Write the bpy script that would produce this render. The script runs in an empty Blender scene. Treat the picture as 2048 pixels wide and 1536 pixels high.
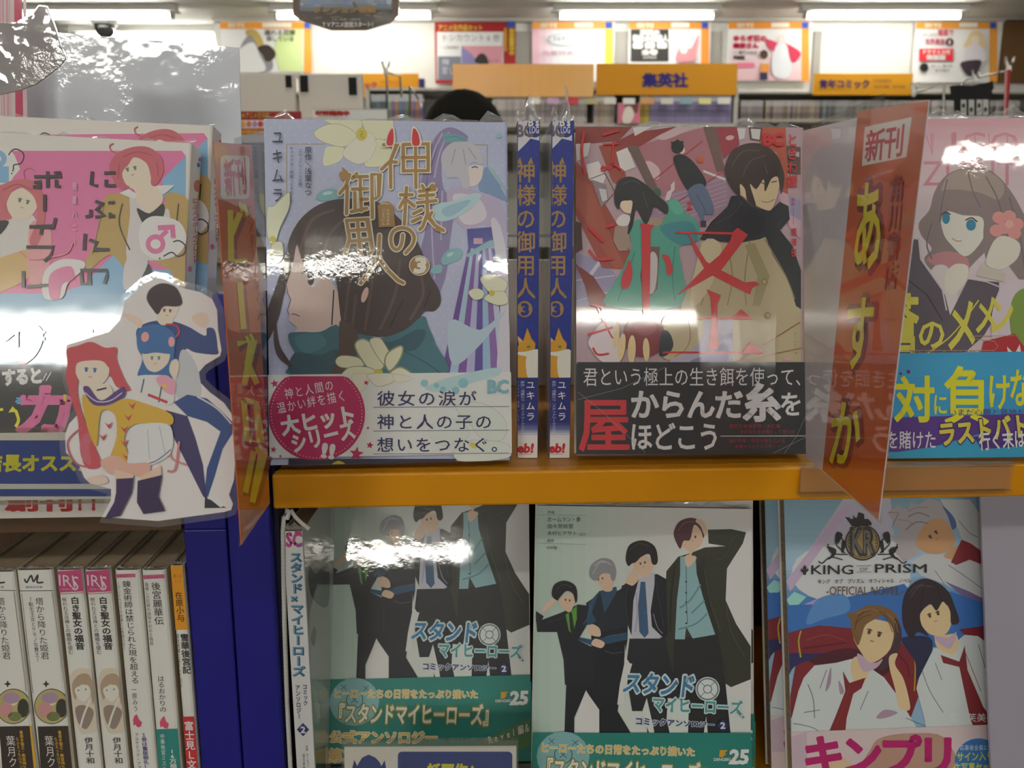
import bpy, math, random
from math import sin, cos, radians as R, pi, tan, atan2
from mathutils import Vector, Matrix, geometry

# ------------------------------------------------------------------ camera, world, exposure
S = bpy.context.scene
C = S.collection
FPX, PITCH, H = 1716.0, R(11), 1.35
cam_d = bpy.data.cameras.new('camera'); cam = bpy.data.objects.new('camera', cam_d); C.objects.link(cam)
cam.location = (0, 0, H); cam.rotation_euler = (R(90) - PITCH, 0, 0)
cam_d.sensor_width = 36; cam_d.lens = FPX / 2048 * 36; cam_d.clip_start = .02; cam_d.clip_end = 60
cam_d.dof.use_dof = True; cam_d.dof.focus_distance = .47; cam_d.dof.aperture_fstop = 2.2 * 7
S.camera = cam
S.view_settings.view_transform = 'Standard'; S.view_settings.look = 'None'
S.view_settings.gamma = 1; S.view_settings.use_curve_mapping = False
S.view_settings.exposure = 0.78
wd = bpy.data.worlds.new('world'); S.world = wd; wd.use_nodes = True
wd.node_tree.nodes['Background'].inputs[0].default_value = (.9, .93, 1, 1)
wd.node_tree.nodes['Background'].inputs[1].default_value = .3
S.cycles.max_bounces = 6; S.cycles.diffuse_bounces = 3; S.cycles.glossy_bounces = 3
S.cycles.transparent_max_bounces = 16; S.cycles.transmission_bounces = 3
S.cycles.caustics_reflective = False; S.cycles.caustics_refractive = False
S.cycles.sample_clamp_indirect = 4
TUBE = 26.0          # radiance of a fluorescent tube

# ------------------------------------------------------------------ helpers
CO = Vector((0, 0, H))
AX, AU, AF = Vector((1, 0, 0)), Vector((0, sin(PITCH), cos(PITCH))), Vector((0, cos(PITCH), -sin(PITCH)))
def ray(x, y): return AX * ((x - 1024) / FPX) - AU * ((y - 768) / FPX) + AF
def at(x, y, D=None, Y=None, Z=None):
    """world point seen at photo pixel x,y: at axis depth D, or on the plane y=Y, or on the plane z=Z"""
    r = ray(x, y)
    if Y is not None: return CO + r * (Y / r.y)
    if Z is not None: return CO + r * ((Z - H) / r.z)
    return CO + r * D
def lin(c):
    if isinstance(c, str):
        c = [int(c[i:i + 2], 16) / 255 for i in (0, 2, 4)]
        c = [x / 12.92 if x <= .04045 else ((x + .055) / 1.055) ** 2.4 for x in c]
    return list(c)[:3]
def shade(c, g=1.0): return [min(.88, max(.004, v * g)) for v in lin(c)]

MATS = {}
def mat(name, col=None, rough=.5, coat=0, coat_r=.05, bump=0, bscale=60, metal=0, emit=0, vcol=False, tex=None, spec=.5, sx=1):
    if name in MATS: return MATS[name]
    m = bpy.data.materials.new(name); m.use_nodes = True; n = m.node_tree.nodes; l = m.node_tree.links
    b = n['Principled BSDF']; b.inputs['Roughness'].default_value = rough; b.inputs['Metallic'].default_value = metal
    b.inputs['Specular IOR Level'].default_value = spec
    b.inputs['Coat Weight'].default_value = coat; b.inputs['Coat Roughness'].default_value = coat_r
    if col is not None: b.inputs['Base Color'].default_value = (*lin(col), 1)
    if vcol:
        a = n.new('ShaderNodeAttribute'); a.attribute_name = 'Col'; l.new(a.outputs['Color'], b.inputs['Base Color'])
    if emit:
        b.inputs['Emission Color'].default_value = (*lin(col), 1); b.inputs['Emission Strength'].default_value = emit
    tc = n.new('ShaderNodeTexCoord')
    if tex:      # (colour2, scale, stretch xyz)
        nz = n.new('ShaderNodeTexNoise'); mp = n.new('ShaderNodeMapping'); mp.inputs['Scale'].default_value = tex[2]
        nz.inputs['Scale'].default_value = tex[1]; nz.inputs['Detail'].default_value = 5
        l.new(tc.outputs['Object'], mp.inputs[0]); l.new(mp.outputs[0], nz.inputs['Vector'])
        mx = n.new('ShaderNodeMix'); mx.data_type = 'RGBA'; cr = n.new('ShaderNodeMapRange')
        cr.inputs[1].default_value = .35; cr.inputs[2].default_value = .65
        l.new(nz.outputs[0], cr.inputs[0]); l.new(cr.outputs[0], mx.inputs[0])
        mx.inputs[6].default_value = (*lin(col), 1); mx.inputs[7].default_value = (*lin(tex[0]), 1)
        l.new(mx.outputs[2], b.inputs['Base Color'])
    if bump:
        # gentle long waves of the film plus patches of tight crinkles
        geo = n.new('ShaderNodeNewGeometry')
        n1 = n.new('ShaderNodeTexNoise'); n1.inputs['Scale'].default_value = bscale; n1.inputs['Detail'].default_value = 2
        n2 = n.new('ShaderNodeTexNoise'); n2.inputs['Scale'].default_value = bscale * 7; n2.inputs['Detail'].default_value = 3
        n3 = n.new('ShaderNodeTexNoise'); n3.inputs['Scale'].default_value = bscale * .35
        mr = n.new('ShaderNodeMapRange'); mr.inputs[1].default_value = .45; mr.inputs[2].default_value = .7; mr.inputs[4].default_value = .14 * sx
        mu = n.new('ShaderNodeMath'); mu.operation = 'MULTIPLY'; ad = n.new('ShaderNodeMath')
        for q in (n1, n2, n3): l.new(geo.outputs['Position'], q.inputs['Vector'])
        l.new(n3.outputs[0], mr.inputs[0]); l.new(mr.outputs[0], mu.inputs[0]); l.new(n2.outputs[0], mu.inputs[1])
        l.new(mu.outputs[0], ad.inputs[0]); l.new(n1.outputs[0], ad.inputs[1])
        bp = n.new('ShaderNodeBump'); bp.inputs['Strength'].default_value = 1; bp.inputs['Distance'].default_value = bump
        l.new(ad.outputs[0], bp.inputs['Height'])
        l.new(bp.outputs[0], b.inputs['Coat Normal' if coat else 'Normal'])
    MATS[name] = m; return m
def film_mat(name, tint='ffffff', rough=.06, white=0.05, bump=.0006, bscale=120, refl=1.0):
    if name in MATS: return MATS[name]
    m = bpy.data.materials.new(name); m.use_nodes = True; n = m.node_tree.nodes; l = m.node_tree.links
    n.remove(n['Principled BSDF']); out = n['Material Output']
    tr = n.new('ShaderNodeBsdfTransparent'); tr.inputs[0].default_value = (*lin(tint), 1)
    gl = n.new('ShaderNodeBsdfGlossy'); gl.inputs['Roughness'].default_value = rough
    df = n.new('ShaderNodeBsdfDiffuse'); df.inputs[0].default_value = (.8, .82, .85, 1)
    m1 = n.new('ShaderNodeMixShader'); m2 = n.new('ShaderNodeMixShader'); fr = n.new('ShaderNodeLayerWeight'); fr.inputs[0].default_value = .5
    pw = n.new('ShaderNodeMath'); pw.operation = 'POWER'; pw.inputs[1].default_value = 5; md = n.new('ShaderNodeMath'); md.operation = 'MULTIPLY_ADD'; md.inputs[1].default_value = .96; md.inputs[2].default_value = .042
    l.new(fr.outputs['Facing'], pw.inputs[0]); l.new(pw.outputs[0], md.inputs[0])
    mu = n.new('ShaderNodeMath'); mu.operation = 'MULTIPLY'; mu.inputs[1].default_value = refl * 1.6; mu.use_clamp = True
    m1.inputs[0].default_value = white
    l.new(tr.outputs[0], m1.inputs[1]); l.new(df.outputs[0], m1.inputs[2])
    l.new(md.outputs[0], mu.inputs[0]); l.new(mu.outputs[0], m2.inputs[0]); l.new(m1.outputs[0], m2.inputs[1]); l.new(gl.outputs[0], m2.inputs[2])
    if bump:
        geo = n.new('ShaderNodeNewGeometry'); nz = n.new('ShaderNodeTexNoise'); nz.inputs['Scale'].default_value = bscale; nz.inputs['Detail'].default_value = 4
        l.new(geo.outputs['Position'], nz.inputs['Vector']); bp = n.new('ShaderNodeBump'); bp.inputs['Distance'].default_value = bump
        l.new(nz.outputs[0], bp.inputs['Height']); l.new(bp.outputs[0], gl.inputs['Normal']); l.new(bp.outputs[0], fr.inputs['Normal'])
    l.new(m2.outputs[0], out.inputs[0]); MATS[name] = m; return m

PR = mat('print_wrapped', rough=.45, coat=1, coat_r=.05, bump=.00003, bscale=45, vcol=True)
PR3 = mat('print_wrapped_soft', rough=.45, coat=1, coat_r=.06, bump=.00007, bscale=40, vcol=True)
PR2 = mat('print_crinkled', rough=.45, coat=1, coat_r=.035, bump=.00008, bscale=60, vcol=True, sx=4)
LAM = mat('print_laminated', rough=.5, coat=1, coat_r=.03, bump=.00012, bscale=30, vcol=True)
CARD = mat('print_card', rough=.4, vcol=True, spec=.45)
FAR = mat('print_far', rough=.6, vcol=True, spec=.3)
PAPER = mat('page_paper', 'b8a488', rough=.9, tex=('a08c70', 40, (1, 1, 30)))
FILM = film_mat('shrink_film', white=.3, rough=.12, refl=1.6)
CLEAR = film_mat('clear_acrylic', rough=.03, white=.03, bump=0, tint='fbfaf6', refl=.6)
LAMEDGE = film_mat('laminate_edge', white=.12, bump=.0002, bscale=60)

class MB:
    """mesh builder with one colour per face"""
    def __init__(s): s.v = []; s.f = []; s.c = []
    def add(s, vs, fs, col):
        o = len(s.v); s.v += [tuple(q) for q in vs]
        for f in fs: s.f.append([o + i for i in f]); s.c.append(col)
    def box(s, x0, x1, y0, y1, z0, z1, col=(.8, .8, .8), M=None):
        vs = [Vector((x, y, z)) for x in (x0, x1) for y in (y0, y1) for z in (z0, z1)]
        if M: vs = [M @ q for q in vs]
        s.add(vs, [(0, 1, 3, 2), (4, 6, 7, 5), (0, 4, 5, 1), (2, 3, 7, 6), (0, 2, 6, 4), (1, 5, 7, 3)], col)
    def tube(s, pts, r, col=(.8, .8, .8), n=8, r2=None):
        pts = [Vector(p) for p in pts]; o = len(s.v); m = len(pts)
        for i, p in enumerate(pts):
            d = (pts[min(i + 1, m - 1)] - pts[max(i - 1, 0)]).normalized()
            a = d.cross(Vector((0, 0, 1)) if abs(d.z) < .9 else Vector((1, 0, 0))).normalized(); b = d.cross(a)
            rr = r if r2 is None else r + (r2 - r) * i / (m - 1)
            for k in range(n):
                s.v.append(tuple(p + (a * cos(2 * pi * k / n) + b * sin(2 * pi * k / n)) * rr))
        for i in range(m - 1):
            for k in range(n):
                s.f.append([o + i * n + k, o + i * n + (k + 1) % n, o + (i + 1) * n + (k + 1) % n, o + (i + 1) * n + k]); s.c.append(col)
        s.f.append([o + k for k in range(n)]); s.c.append(col); s.f.append([o + (m - 1) * n + n - 1 - k for k in range(n)]); s.c.append(col)
    def ball(s, c, rx, ry, rz, col=(.8, .8, .8), n=14, m=9):
        o = len(s.v)
        for i in range(m + 1):
            t = pi * i / m
            for k in range(n): s.v.append((c[0] + rx * sin(t) * cos(2 * pi * k / n), c[1] + ry * sin(t) * sin(2 * pi * k / n), c[2] + rz * cos(t)))
        for i in range(m):
            for k in range(n): s.f.append([o + i * n + k, o + (i + 1) * n + k, o + (i + 1) * n + (k + 1) % n, o + i * n + (k + 1) % n]); s.c.append(col)
    def build(s, name, m, parent=None, M=None, bevel=0, smooth=False, wm=None):
        """M: matrix of the object; wm: vertices are given in world space and get converted into M"""
        me = bpy.data.meshes.new(name); vs = s.v
        if wm is not None: iv = wm.inverted(); vs = [tuple(iv @ Vector(q)) for q in vs]
        me.from_pydata(vs, [], s.f)
        at_ = me.color_attributes.new('Col', 'FLOAT_COLOR', 'CORNER')
        buf = []
        for p, c in zip(me.polygons, s.c): buf += [c[0], c[1], c[2], 1.0] * p.loop_total
        at_.data.foreach_set('color', buf)
        me.materials.append(m)
        if smooth: me.shade_smooth()
        o = bpy.data.objects.new(name, me); C.objects.link(o)
        if parent: o.parent = parent
        if M is not None: o.matrix_basis = M
        if bevel:
            b = o.modifiers.new('bevel', 'BEVEL'); b.width = bevel; b.segments = 2; b.limit_method = 'ANGLE'
        return o
def tag(o, label=None, cat=None, group=None, kind=None):
    if label: o['label'] = label
    if cat: o['category'] = cat
    if group: o['group'] = group
    if kind: o['kind'] = kind
    return o
def empty(name, M=None, label=None, cat=None, group=None):
    o = bpy.data.objects.new(name, None); C.objects.link(o); o.empty_display_size = .05
    if M is not None: o.matrix_basis = M
    return tag(o, label, cat, group)
def copy_tree(o, parent=None, M=None):
    c = o.copy(); C.objects.link(c)
    if parent: c.parent = parent
    if M is not None: c.matrix_basis = M
    for ch in o.children: copy_tree(ch, c)
    return c
def pose(x, y, z, psi=0, b=0, r=0):
    """frame of a standing sheet: local x right, z up, -y towards the viewer; b leans it back"""
    return Matrix.Translation((x, y, z)) @ Matrix.Rotation(R(psi), 4, 'Z') @ Matrix.Rotation(R(-b), 4, 'X') @ Matrix.Rotation(R(r), 4, 'Y')

# ------------------------------------------------------------------ glyph store
GL = {}
def glyph(s, off=0):
    """flat mesh of a character; off emboldens it; returns vertices, faces, outline edges, and what is left to embolden"""
    k = (s, round(off, 4))
    if k in GL: return GL[k]
    def mesh(off):
        c = bpy.data.curves.new('t', 'FONT'); c.body = s; c.resolution_u = 2; c.offset = off
        o = bpy.data.objects.new('t', c); me = bpy.data.meshes.new_from_object(o)
        vs = [(v.co.x, v.co.y) for v in me.vertices]; fs = [tuple(p.vertices) for p in me.polygons]
        cnt = {}
        for f in fs:
            for i in range(len(f)):
                e = tuple(sorted((f[i], f[(i + 1) % len(f)]))); cnt[e] = cnt.get(e, 0) + 1
        bpy.data.objects.remove(o); bpy.data.curves.remove(c); bpy.data.meshes.remove(me)
        return vs, fs, [e for e, n in cnt.items() if n == 1]
    b = mesh(0)
    if not off or not b[0]: GL[k] = (*b, 0); return GL[k]
    m = mesh(off); GL[k] = (*b, off)
    if len(m[0]) == len(b[0]):      # same outline points pushed outwards; sharp corners are kept from shooting out
        d = [(q[0] - p[0], q[1] - p[1]) for p, q in zip(b[0], m[0])]; L = [math.hypot(*e) for e in d]
        if sorted(L)[len(L) // 2] < 1.7 * off:
            GL[k] = ([(p[0] + e[0] * min(1, 1.45 * off / max(q, 1e-9)), p[1] + e[1] * min(1, 1.45 * off / max(q, 1e-9))) for p, e, q in zip(b[0], d, L)], b[1], b[2], 0)
    return GL[k]
def spline(P, n=5, closed=True):
    out = []; m = len(P)
    for i in range(m if closed else m - 1):
        g = (lambda k: P[k % m]) if closed else (lambda k: P[min(max(k, 0), m - 1)])
        a, b, c, d = g(i - 1), g(i), g(i + 1), g(i + 2)
        for k in range(n):
            t = k / n
            out.append(tuple(.5 * (2 * b[j] + (c[j] - a[j]) * t + (2 * a[j] - 5 * b[j] + 4 * c[j] - d[j]) * t * t + (3 * b[j] - a[j] - 3 * c[j] + d[j]) * t ** 3) for j in (0, 1)))
    if not closed: out.append(P[-1])
    return out

class Art:
    """flat print on the plane of matrix M (x right, z up); coordinates are read off the photograph"""
    def __init__(s, M, clip=None, eps=1.5e-5, gain=1.18, k0=1):
        s.M = M; s.I = M.inverted(); s.clip = clip; s.eps = eps; s.k = k0; s.g = gain; s.mb = MB(); s.o = (0, 0, 1); s.sub = 0
    def view(s, ox, oy, sc): s.o = (ox, oy, sc); return s
    def loc(s, x, y):
        ox, oy, sc = s.o; x = ox + x / sc; y = oy + y / sc
        o = s.I @ CO; d = s.I.to_3x3() @ ray(x, y); t = -o.y / d.y
        return (o.x + d.x * t, o.z + d.z * t)
    def emit(s, pts, tris, col, up=1):
        """pts in local plane coordinates"""
        if up: s.k += 1
        s.sub = (s.sub + 1) % 4
        y = -s.eps * (s.k + .25 * s.sub); col = shade(col, s.g)
        for f in tris:
            P = [pts[i] for i in f]
            if s.clip:
                x0, x1, z0, z1 = s.clip
                if any(p[0] < x0 or p[0] > x1 or p[1] < z0 or p[1] > z1 for p in P):
                    for ax, lim, sg in ((0, x0, 1), (0, x1, -1), (1, z0, 1), (1, z1, -1)):
                        Q = []
                        for i in range(len(P)):
                            a, b = P[i], P[(i + 1) % len(P)]; da = (a[ax] - lim) * sg; db = (b[ax] - lim) * sg
                            if da >= 0: Q.append(a)
                            if (da > 0) != (db > 0) and abs(da - db) > 1e-12:
                                t = da / (da - db); Q.append((a[0] + (b[0] - a[0]) * t, a[1] + (b[1] - a[1]) * t))
                        P = Q
                        if len(P) < 3: break
                    if len(P) < 3: continue
            ar = sum(P[i][0] * P[(i + 1) % len(P)][1] - P[(i + 1) % len(P)][0] * P[i][1] for i in range(len(P)))
            if ar < 0: P = P[::-1]
            s.mb.add([s.M @ Vector((p[0], y, p[1])) for p in P], [range(len(P))], col)
    def p(s, col, pts, sm=0, up=1):
        P = [float(q) for q in pts.split()] if isinstance(pts, str) else pts
        if not isinstance(P[0], (tuple, list)): P = list(zip(P[::2], P[1::2]))
        if sm: P = spline(P, 4)
        L = [s.loc(*q) for q in P]
        t = geometry.tessellate_polygon([[Vector((a, b, 0)) for a, b in L]])
        s.emit(L, t, col, up); return s
    def r(s, col, x0, y0, x1, y1, up=1): return s.p(col, [(x0, y0), (x1, y0), (x1, y1), (x0, y1)], up=up)
    def rr(s, col, x0, y0, x1, y1, q, up=1):
        P = []
        for cx, cy, a in ((x1 - q, y0 + q, -90), (x1 - q, y1 - q, 0), (x0 + q, y1 - q, 90), (x0 + q, y0 + q, 180)):
            P += [(cx + q * cos(R(a + t)), cy + q * sin(R(a + t))) for t in (0, 30, 60, 90)]
        return s.p(col, P, up=up)
    def grad(s, cols, x0, y0, x1, y1, n=16, hor=False):
        """printed colour ramp (part of the artwork)"""
        s.k += 1
        cs = [lin(c) for c in cols]
        for i in range(n):
            t = (i + .5) / n * (len(cs) - 1); j = min(int(t), len(cs) - 2); f = t - j
            c = [cs[j][q] * (1 - f) + cs[j + 1][q] * f for q in range(3)]
            a, b = i / n, (i + 1) / n
            if hor: s.r(c, x0 + (x1 - x0) * a, y0, x0 + (x1 - x0) * b, y1, up=0)
            else: s.r(c, x0, y0 + (y1 - y0) * a, x1, y0 + (y1 - y0) * b, up=0)
        return s
    def e(s, col, cx, cy, rx, ry=None, rot=0, n=20, up=1):
        ry = ry or rx; c, q = cos(R(rot)), sin(R(rot))
        return s.p(col, [(cx + rx * cos(a) * c - ry * sin(a) * q, cy + rx * cos(a) * q + ry * sin(a) * c) for a in [2 * pi * i / n for i in range(n)]], up=up)
    def star(s, col, cx, cy, r, rot=0, up=1, n=5, q=.42):
        return s.p(col, [(cx + r * (q if i % 2 else 1) * sin(R(rot) + pi * i / n), cy - r * (q if i % 2 else 1) * cos(R(rot) + pi * i / n)) for i in range(2 * n)], up=up)
    def l(s, col, w, pts, sm=0, up=1, cap=0):
        P = [float(q) for q in pts.split()] if isinstance(pts, str) else pts
        if not isinstance(P[0], (tuple, list)): P = list(zip(P[::2], P[1::2]))
        if sm: P = spline(P, 5, False)
        if up: s.k += 1
        n = len(P); V = []
        for i in range(n):
            a, b = P[max(i - 1, 0)], P[min(i + 1, n - 1)]; dx, dy = b[0] - a[0], b[1] - a[1]; L = math.hypot(dx, dy) or 1
            k = 1.0
            if 0 < i < n - 1:
                d1 = (P[i][0] - a[0], P[i][1] - a[1]); l1 = math.hypot(*d1) or 1
                k = min(1.6, 1 / max(.4, abs(d1[0] * dx + d1[1] * dy) / (l1 * L)))
            V += [s.loc(P[i][0] - dy / L * w * k / 2, P[i][1] + dx / L * w * k / 2), s.loc(P[i][0] + dy / L * w * k / 2, P[i][1] - dx / L * w * k / 2)]
        s.emit(V, [(2 * i, 2 * i + 1, 2 * i + 3, 2 * i + 2) for i in range(n - 1)], col, 0)
        if cap:
            for q in (P[0], P[-1]): s.e(col, q[0], q[1], w / 2, n=10, up=0)
        return s
    def strokes(s, col, w, ocol, ow, st):
        for cc, ww in ((ocol, ow), (col, w)):
            if not cc: continue
            s.k += 2
            for q in st:
                sm = q.startswith('~'); s.l(cc, ww, q.lstrip('~'), sm=sm, up=0, cap=1)
        return s
    def t(s, txt, box, col, b=0, v=0, rot=0, o=None, lat=0, skew=0, fl=1.0, quad=None):
        """lettering inside a box (or quad TL TR BR BL); b boldness in em; o=(colour, width) outline"""
        if quad: q = [float(a) for a in quad.split()]; q = list(zip(q[::2], q[1::2]))
        else:
            x0, y0, x1, y1 = [float(a) for a in box.split()]; q = [(x0, y0), (x1, y0), (x1, y1), (x0, y1)]
            if skew: q = [(q[0][0] + skew, q[0][1]), (q[1][0] + skew, q[1][1]), q[2], q[3]]
            if rot:
                cx, cy, c, n = (x0 + x1) / 2, (y0 + y1) / 2, cos(R(rot)), sin(R(rot))
                q = [(cx + (a - cx) * c - (d - cy) * n, cy + (a - cx) * n + (d - cy) * c) for a, d in q]
        def m(u, w_): return s.loc(*[(q[0][i] * (1 - u) + q[1][i] * u) * (1 - w_) + (q[3][i] * (1 - u) + q[2][i] * u) * w_ for i in (0, 1)])
        def cells_of(bw):
            if lat:
                vs, _, _, _ = glyph(txt); X0 = min(a[0] for a in vs); X1 = max(a[0] for a in vs); Y0 = min(a[1] for a in vs); Y1 = max(a[1] for a in vs)
                return [(*glyph(txt, bw), lambda a: ((a[0] - X0) / (X1 - X0), 1 - (a[1] - Y0) / (Y1 - Y0)))]
            n = len(txt); cells = []
            for i, ch in enumerate(txt):
                if ch in ' 　': continue
                def f(a, i=i, ch=ch):
                    gx, gy = a[0], .88 - a[1]
                    if ord(ch) < 128: gx += .22
                    if v:
                        if ch in 'ー~〜-()／「」『』～（）': gx, gy = 1 - gy, gx
                        if ch in 'ッャュョァィ': gx += .1; gy -= .1
                        if ch in '。、': gx += .6; gy -= .55
                    gx = .5 + (gx - .5) * fl; gy = .5 + (gy - .5) * fl
                    return (gx, (i + gy) / n) if v else ((i + gx) / n, gy)
                cells.append((*glyph(ch, bw), f))
            return cells
        for cc, bw in (((o[0], b + o[1]), (col, b)) if o else ((col, b),)):
            s.k += 1
            for vs, fs, be, rest, f in cells_of(bw):
                s.emit([m(*f(a)) for a in vs], fs, cc, 0)
                if rest:
                    s.k += 1
                    for i, j in be:
                        a, d = vs[i], vs[j]; dx, dy = d[0] - a[0], d[1] - a[1]; L = math.hypot(dx, dy)
                        if L < 1e-4: continue
                        dx *= rest / L; dy *= rest / L; e = .5
                        P = [(a[0] - dy - dx * e, a[1] + dx - dy * e), (d[0] - dy + dx * e, d[1] + dx + dy * e), (d[0] + dx, d[1] + dy), (d[0] + dy + dx * e, d[1] - dx + dy * e), (a[0] + dy - dx * e, a[1] - dx - dy * e), (a[0] - dx, a[1] - dy)]
                        s.emit([m(*f(z)) for z in P], [range(6)], cc, 0)
                    s.k -= 1
            s.k += 1
        return s
    def merge(s, mb):
        mb.add(s.mb.v, [], None) if 0 else None
        o = len(mb.v); mb.v += s.mb.v; mb.f += [[o + i for i in f] for f in s.mb.f]; mb.c += s.mb.c

def face(A, cx, cy, r, rot=0, eye='4a3c38', mouth='a8605c'):
    """plain generic face marks: two short eye strokes and a mouth"""
    c, q = cos(R(rot)), sin(R(rot))
    f = lambda x, y: (cx + (x * c - y * q) * r, cy + (x * q + y * c) * r)
    A.k += 1
    for sx in (-.42, .42):
        A.e(eye, *f(sx, 0), .14 * r, .2 * r, rot, n=10, up=0); A.l(eye, .09 * r, [f(sx - .22, -.16), f(sx, -.24), f(sx + .22, -.16)], up=0)
    A.l(mouth, .07 * r, [f(-.16, .62), f(0, .67), f(.16, .62)], up=0)

# ------------------------------------------------------------------ books
def cover_mb(w, h, t, col, spine=1, inner='e6e2da'):
    """wrap-around cover: front board at y=0..., rounded back edge at the spine side, rear board"""
    g = .0005; rd = min(.0014, t / 3); prof = [(-w / 2, 0)]
    prof += [(w / 2 - rd, 0)] + [(w / 2 - rd + rd * sin(a), rd - rd * cos(a)) for a in (.5, 1.05, pi / 2)] + [(w / 2, t - rd)] + [(w / 2 - rd + rd * cos(a), t - rd + rd * sin(a)) for a in (.5, 1.05, pi / 2)] + [(-w / 2, t)]
    inn = [(-w / 2, g), (w / 2 - rd, g), (w / 2 - rd, g), (w / 2 - g, rd), (w / 2 - g, rd), (w / 2 - g, t - rd), (w / 2 - g, t - rd), (w / 2 - rd, t - g), (w / 2 - rd, t - g), (-w / 2, t - g)]
    prof = [(spine * x, y) for x, y in prof]; inn = [(spine * x, y) for x, y in inn]
    m = MB(); n = len(prof); c = shade(col, 1.18); ci = shade(inner, 1)
    vs = [(x, y, z) for z in (0, h) for x, y in prof] + [(x, y, z) for z in (0, h) for x, y in inn]
    o = 0
    m.add(vs, [], None)
    def f(a, cc): m.f.append(a if spine > 0 else a[::-1]); m.c.append(cc)
    for i in range(n - 1):
        f([i, i + 1, n + i + 1, n + i], c); f([2 * n + i + 1, 2 * n + i, 3 * n + i, 3 * n + i + 1], ci)
        f([n + i, n + i + 1, 3 * n + i + 1, 3 * n + i], c); f([i + 1, i, 2 * n + i, 2 * n + i + 1], c)
    f([0, n, 3 * n, 2 * n], c); f([n - 1, 2 * n - 1 + 0, 4 * n - 1, 3 * n - 1], c)
    return m
def flap(A, B, D, hgt, seed, n=26, rag=.6, name='shrink_wrap', parent=None, inv=None, tufts=()):
    """sealed edge of the shrink film: a narrow wavy ribbon standing off the edge A-B towards D"""
    rnd = random.Random(seed); A, B, D = Vector(A), Vector(B), Vector(D).normalized(); N = (B - A).normalized().cross(D)
    m = MB(); vs = []; K = 4
    for i in range(n + 1):
        t = i / n; base = A.lerp(B, t)
        hh = hgt * (1 - rag + rag * rnd.random() * (1.3 if rnd.random() < .8 else 2.1))
        for c, wd_, th in tufts:
            hh += th * max(0, 1 - abs(t - c) / wd_)
        for j in range(K + 1):
            vs.append(base + D * hh * j / K + N * (rnd.random() - .5) * .0022 * (j > 0) + (B - A).normalized() * (rnd.random() - .5) * .0015 * (j > 0))
    m.add(vs, [(i * (K + 1) + j, (i + 1) * (K + 1) + j, (i + 1) * (K + 1) + j + 1, i * (K + 1) + j + 1) for i in range(n) for j in range(K)], (.9, .9, .9))
    return m.build(name, FILM, parent)
def make_book(name, M, w, h, t, col, draw, label, group=None, spine=1, obi=None, material=PR, seed=1, side=None, topflap=True, tufts=()):
    root = empty(name, M, label, 'book', group)
    mb = cover_mb(w, h, t, col, spine)
    iv = M.inverted()
    A = Art(M, clip=(-w / 2, w / 2, 0, h)); B = Art(M, clip=(-w / 2, w / 2, 0, h), k0=2)
    draw(A, B)
    A.mb.v = [tuple(iv @ Vector(q)) for q in A.mb.v]; B.mb.v = [tuple(iv @ Vector(q)) for q in B.mb.v]
    A.merge(mb)
    if side:     # print on the spine of a face-out book, or on the side of a spine-out book
        M2 = M @ Matrix.Translation((spine * w / 2, 0, 0)) @ Matrix.Rotation(R(90 * spine), 4, 'Z')
        SA = Art(M2, clip=(-.0 if spine > 0 else -t, t if spine > 0 else 0, 0, h)); side(SA); SA.mb.v = [tuple(iv @ Vector(q)) for q in SA.mb.v]; SA.merge(mb)
    mb.build('cover', material, root)
    pg = MB(); s0, s1 = sorted((-spine * (w / 2 - .0012), spine * (w / 2 - .0012)))
    pg.box(s0, s1, .0006, t - .0006, .001, h - .001); pg.build('pages', PAPER, root)
    if obi:
        y = -.00035 - 0 if A.k * A.eps < .0003 else -A.k * A.eps - .00004
        ob = MB(); ob.box(-w / 2 - .0002, w / 2 + .0002, y, 0 if False else -A.eps * .5, obi[0], obi[1], shade(obi[2], 1.18))
        if spine > 0: ob.box(w / 2 + .0001, w / 2 + .0005, y, t + .0004, obi[0], obi[1], shade(obi[2], 1.18))
        else: ob.box(-w / 2 - .0005, -w / 2 - .0001, y, t + .0004, obi[0], obi[1], shade(obi[2], 1.18))
        B.mb.v = [(q[0], q[1] + y, q[2]) for q in B.mb.v]; B.merge(ob)
        ob.build('paper_band', material, root)
    if topflap:
        flap((-w / 2, t * .4, h), (w / 2, t * .4, h), (0, .15, 1), .0032, seed, parent=root, tufts=tufts)
    return root

# ------------------------------------------------------------------ the room
CEIL, WY, LY = 2.95, 7.5, 13.0
wallm = mat('wall_paint', 'ebe9e4', rough=.8, tex=('e4e2dc', 3, (1, 1, 1)))
ceilm = mat('ceiling_paint', 'dddbd4', rough=.85, tex=('d6d4cc', 2, (1, 1, 1)))
floorm = mat('floor_tile', '5f5a54', rough=.5, tex=('6c665e', 8, (1, 1, 1)))
def struct(name, args, m):
    b = MB(); b.box(*args); o = b.build(name, m); o['kind'] = 'structure'; return o
struct('floor', (-9, 9, -9, LY, -.1, 0), floorm)
struct('ceiling', (-9, 9, -9, LY, CEIL, CEIL + .1), ceilm)
XL = at(430, 60, Y=WY).x
struct('wall_back', (XL, 9, WY, WY + .1, 0, CEIL), wallm)
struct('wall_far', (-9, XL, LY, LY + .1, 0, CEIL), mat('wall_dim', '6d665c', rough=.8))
walld = mat('wall_stocked', '6f675e', rough=.8, tex=('4f4844', 4, (1, 1, 3)))
struct('wall_left', (-9.1, -9, -9, LY + .1, -.1, CEIL + .1), walld)
struct('wall_right', (9, 9.1, -9, LY + .1, -.1, CEIL + .1), walld)
struct('wall_front', (-9, 9, -9.1, -9, -.1, CEIL + .1), walld)
struct('trim_1', (XL, 9, WY - .06, WY, CEIL - .03, CEIL - .002), mat('trim_grey', 'b5b2aa', rough=.6))
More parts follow.
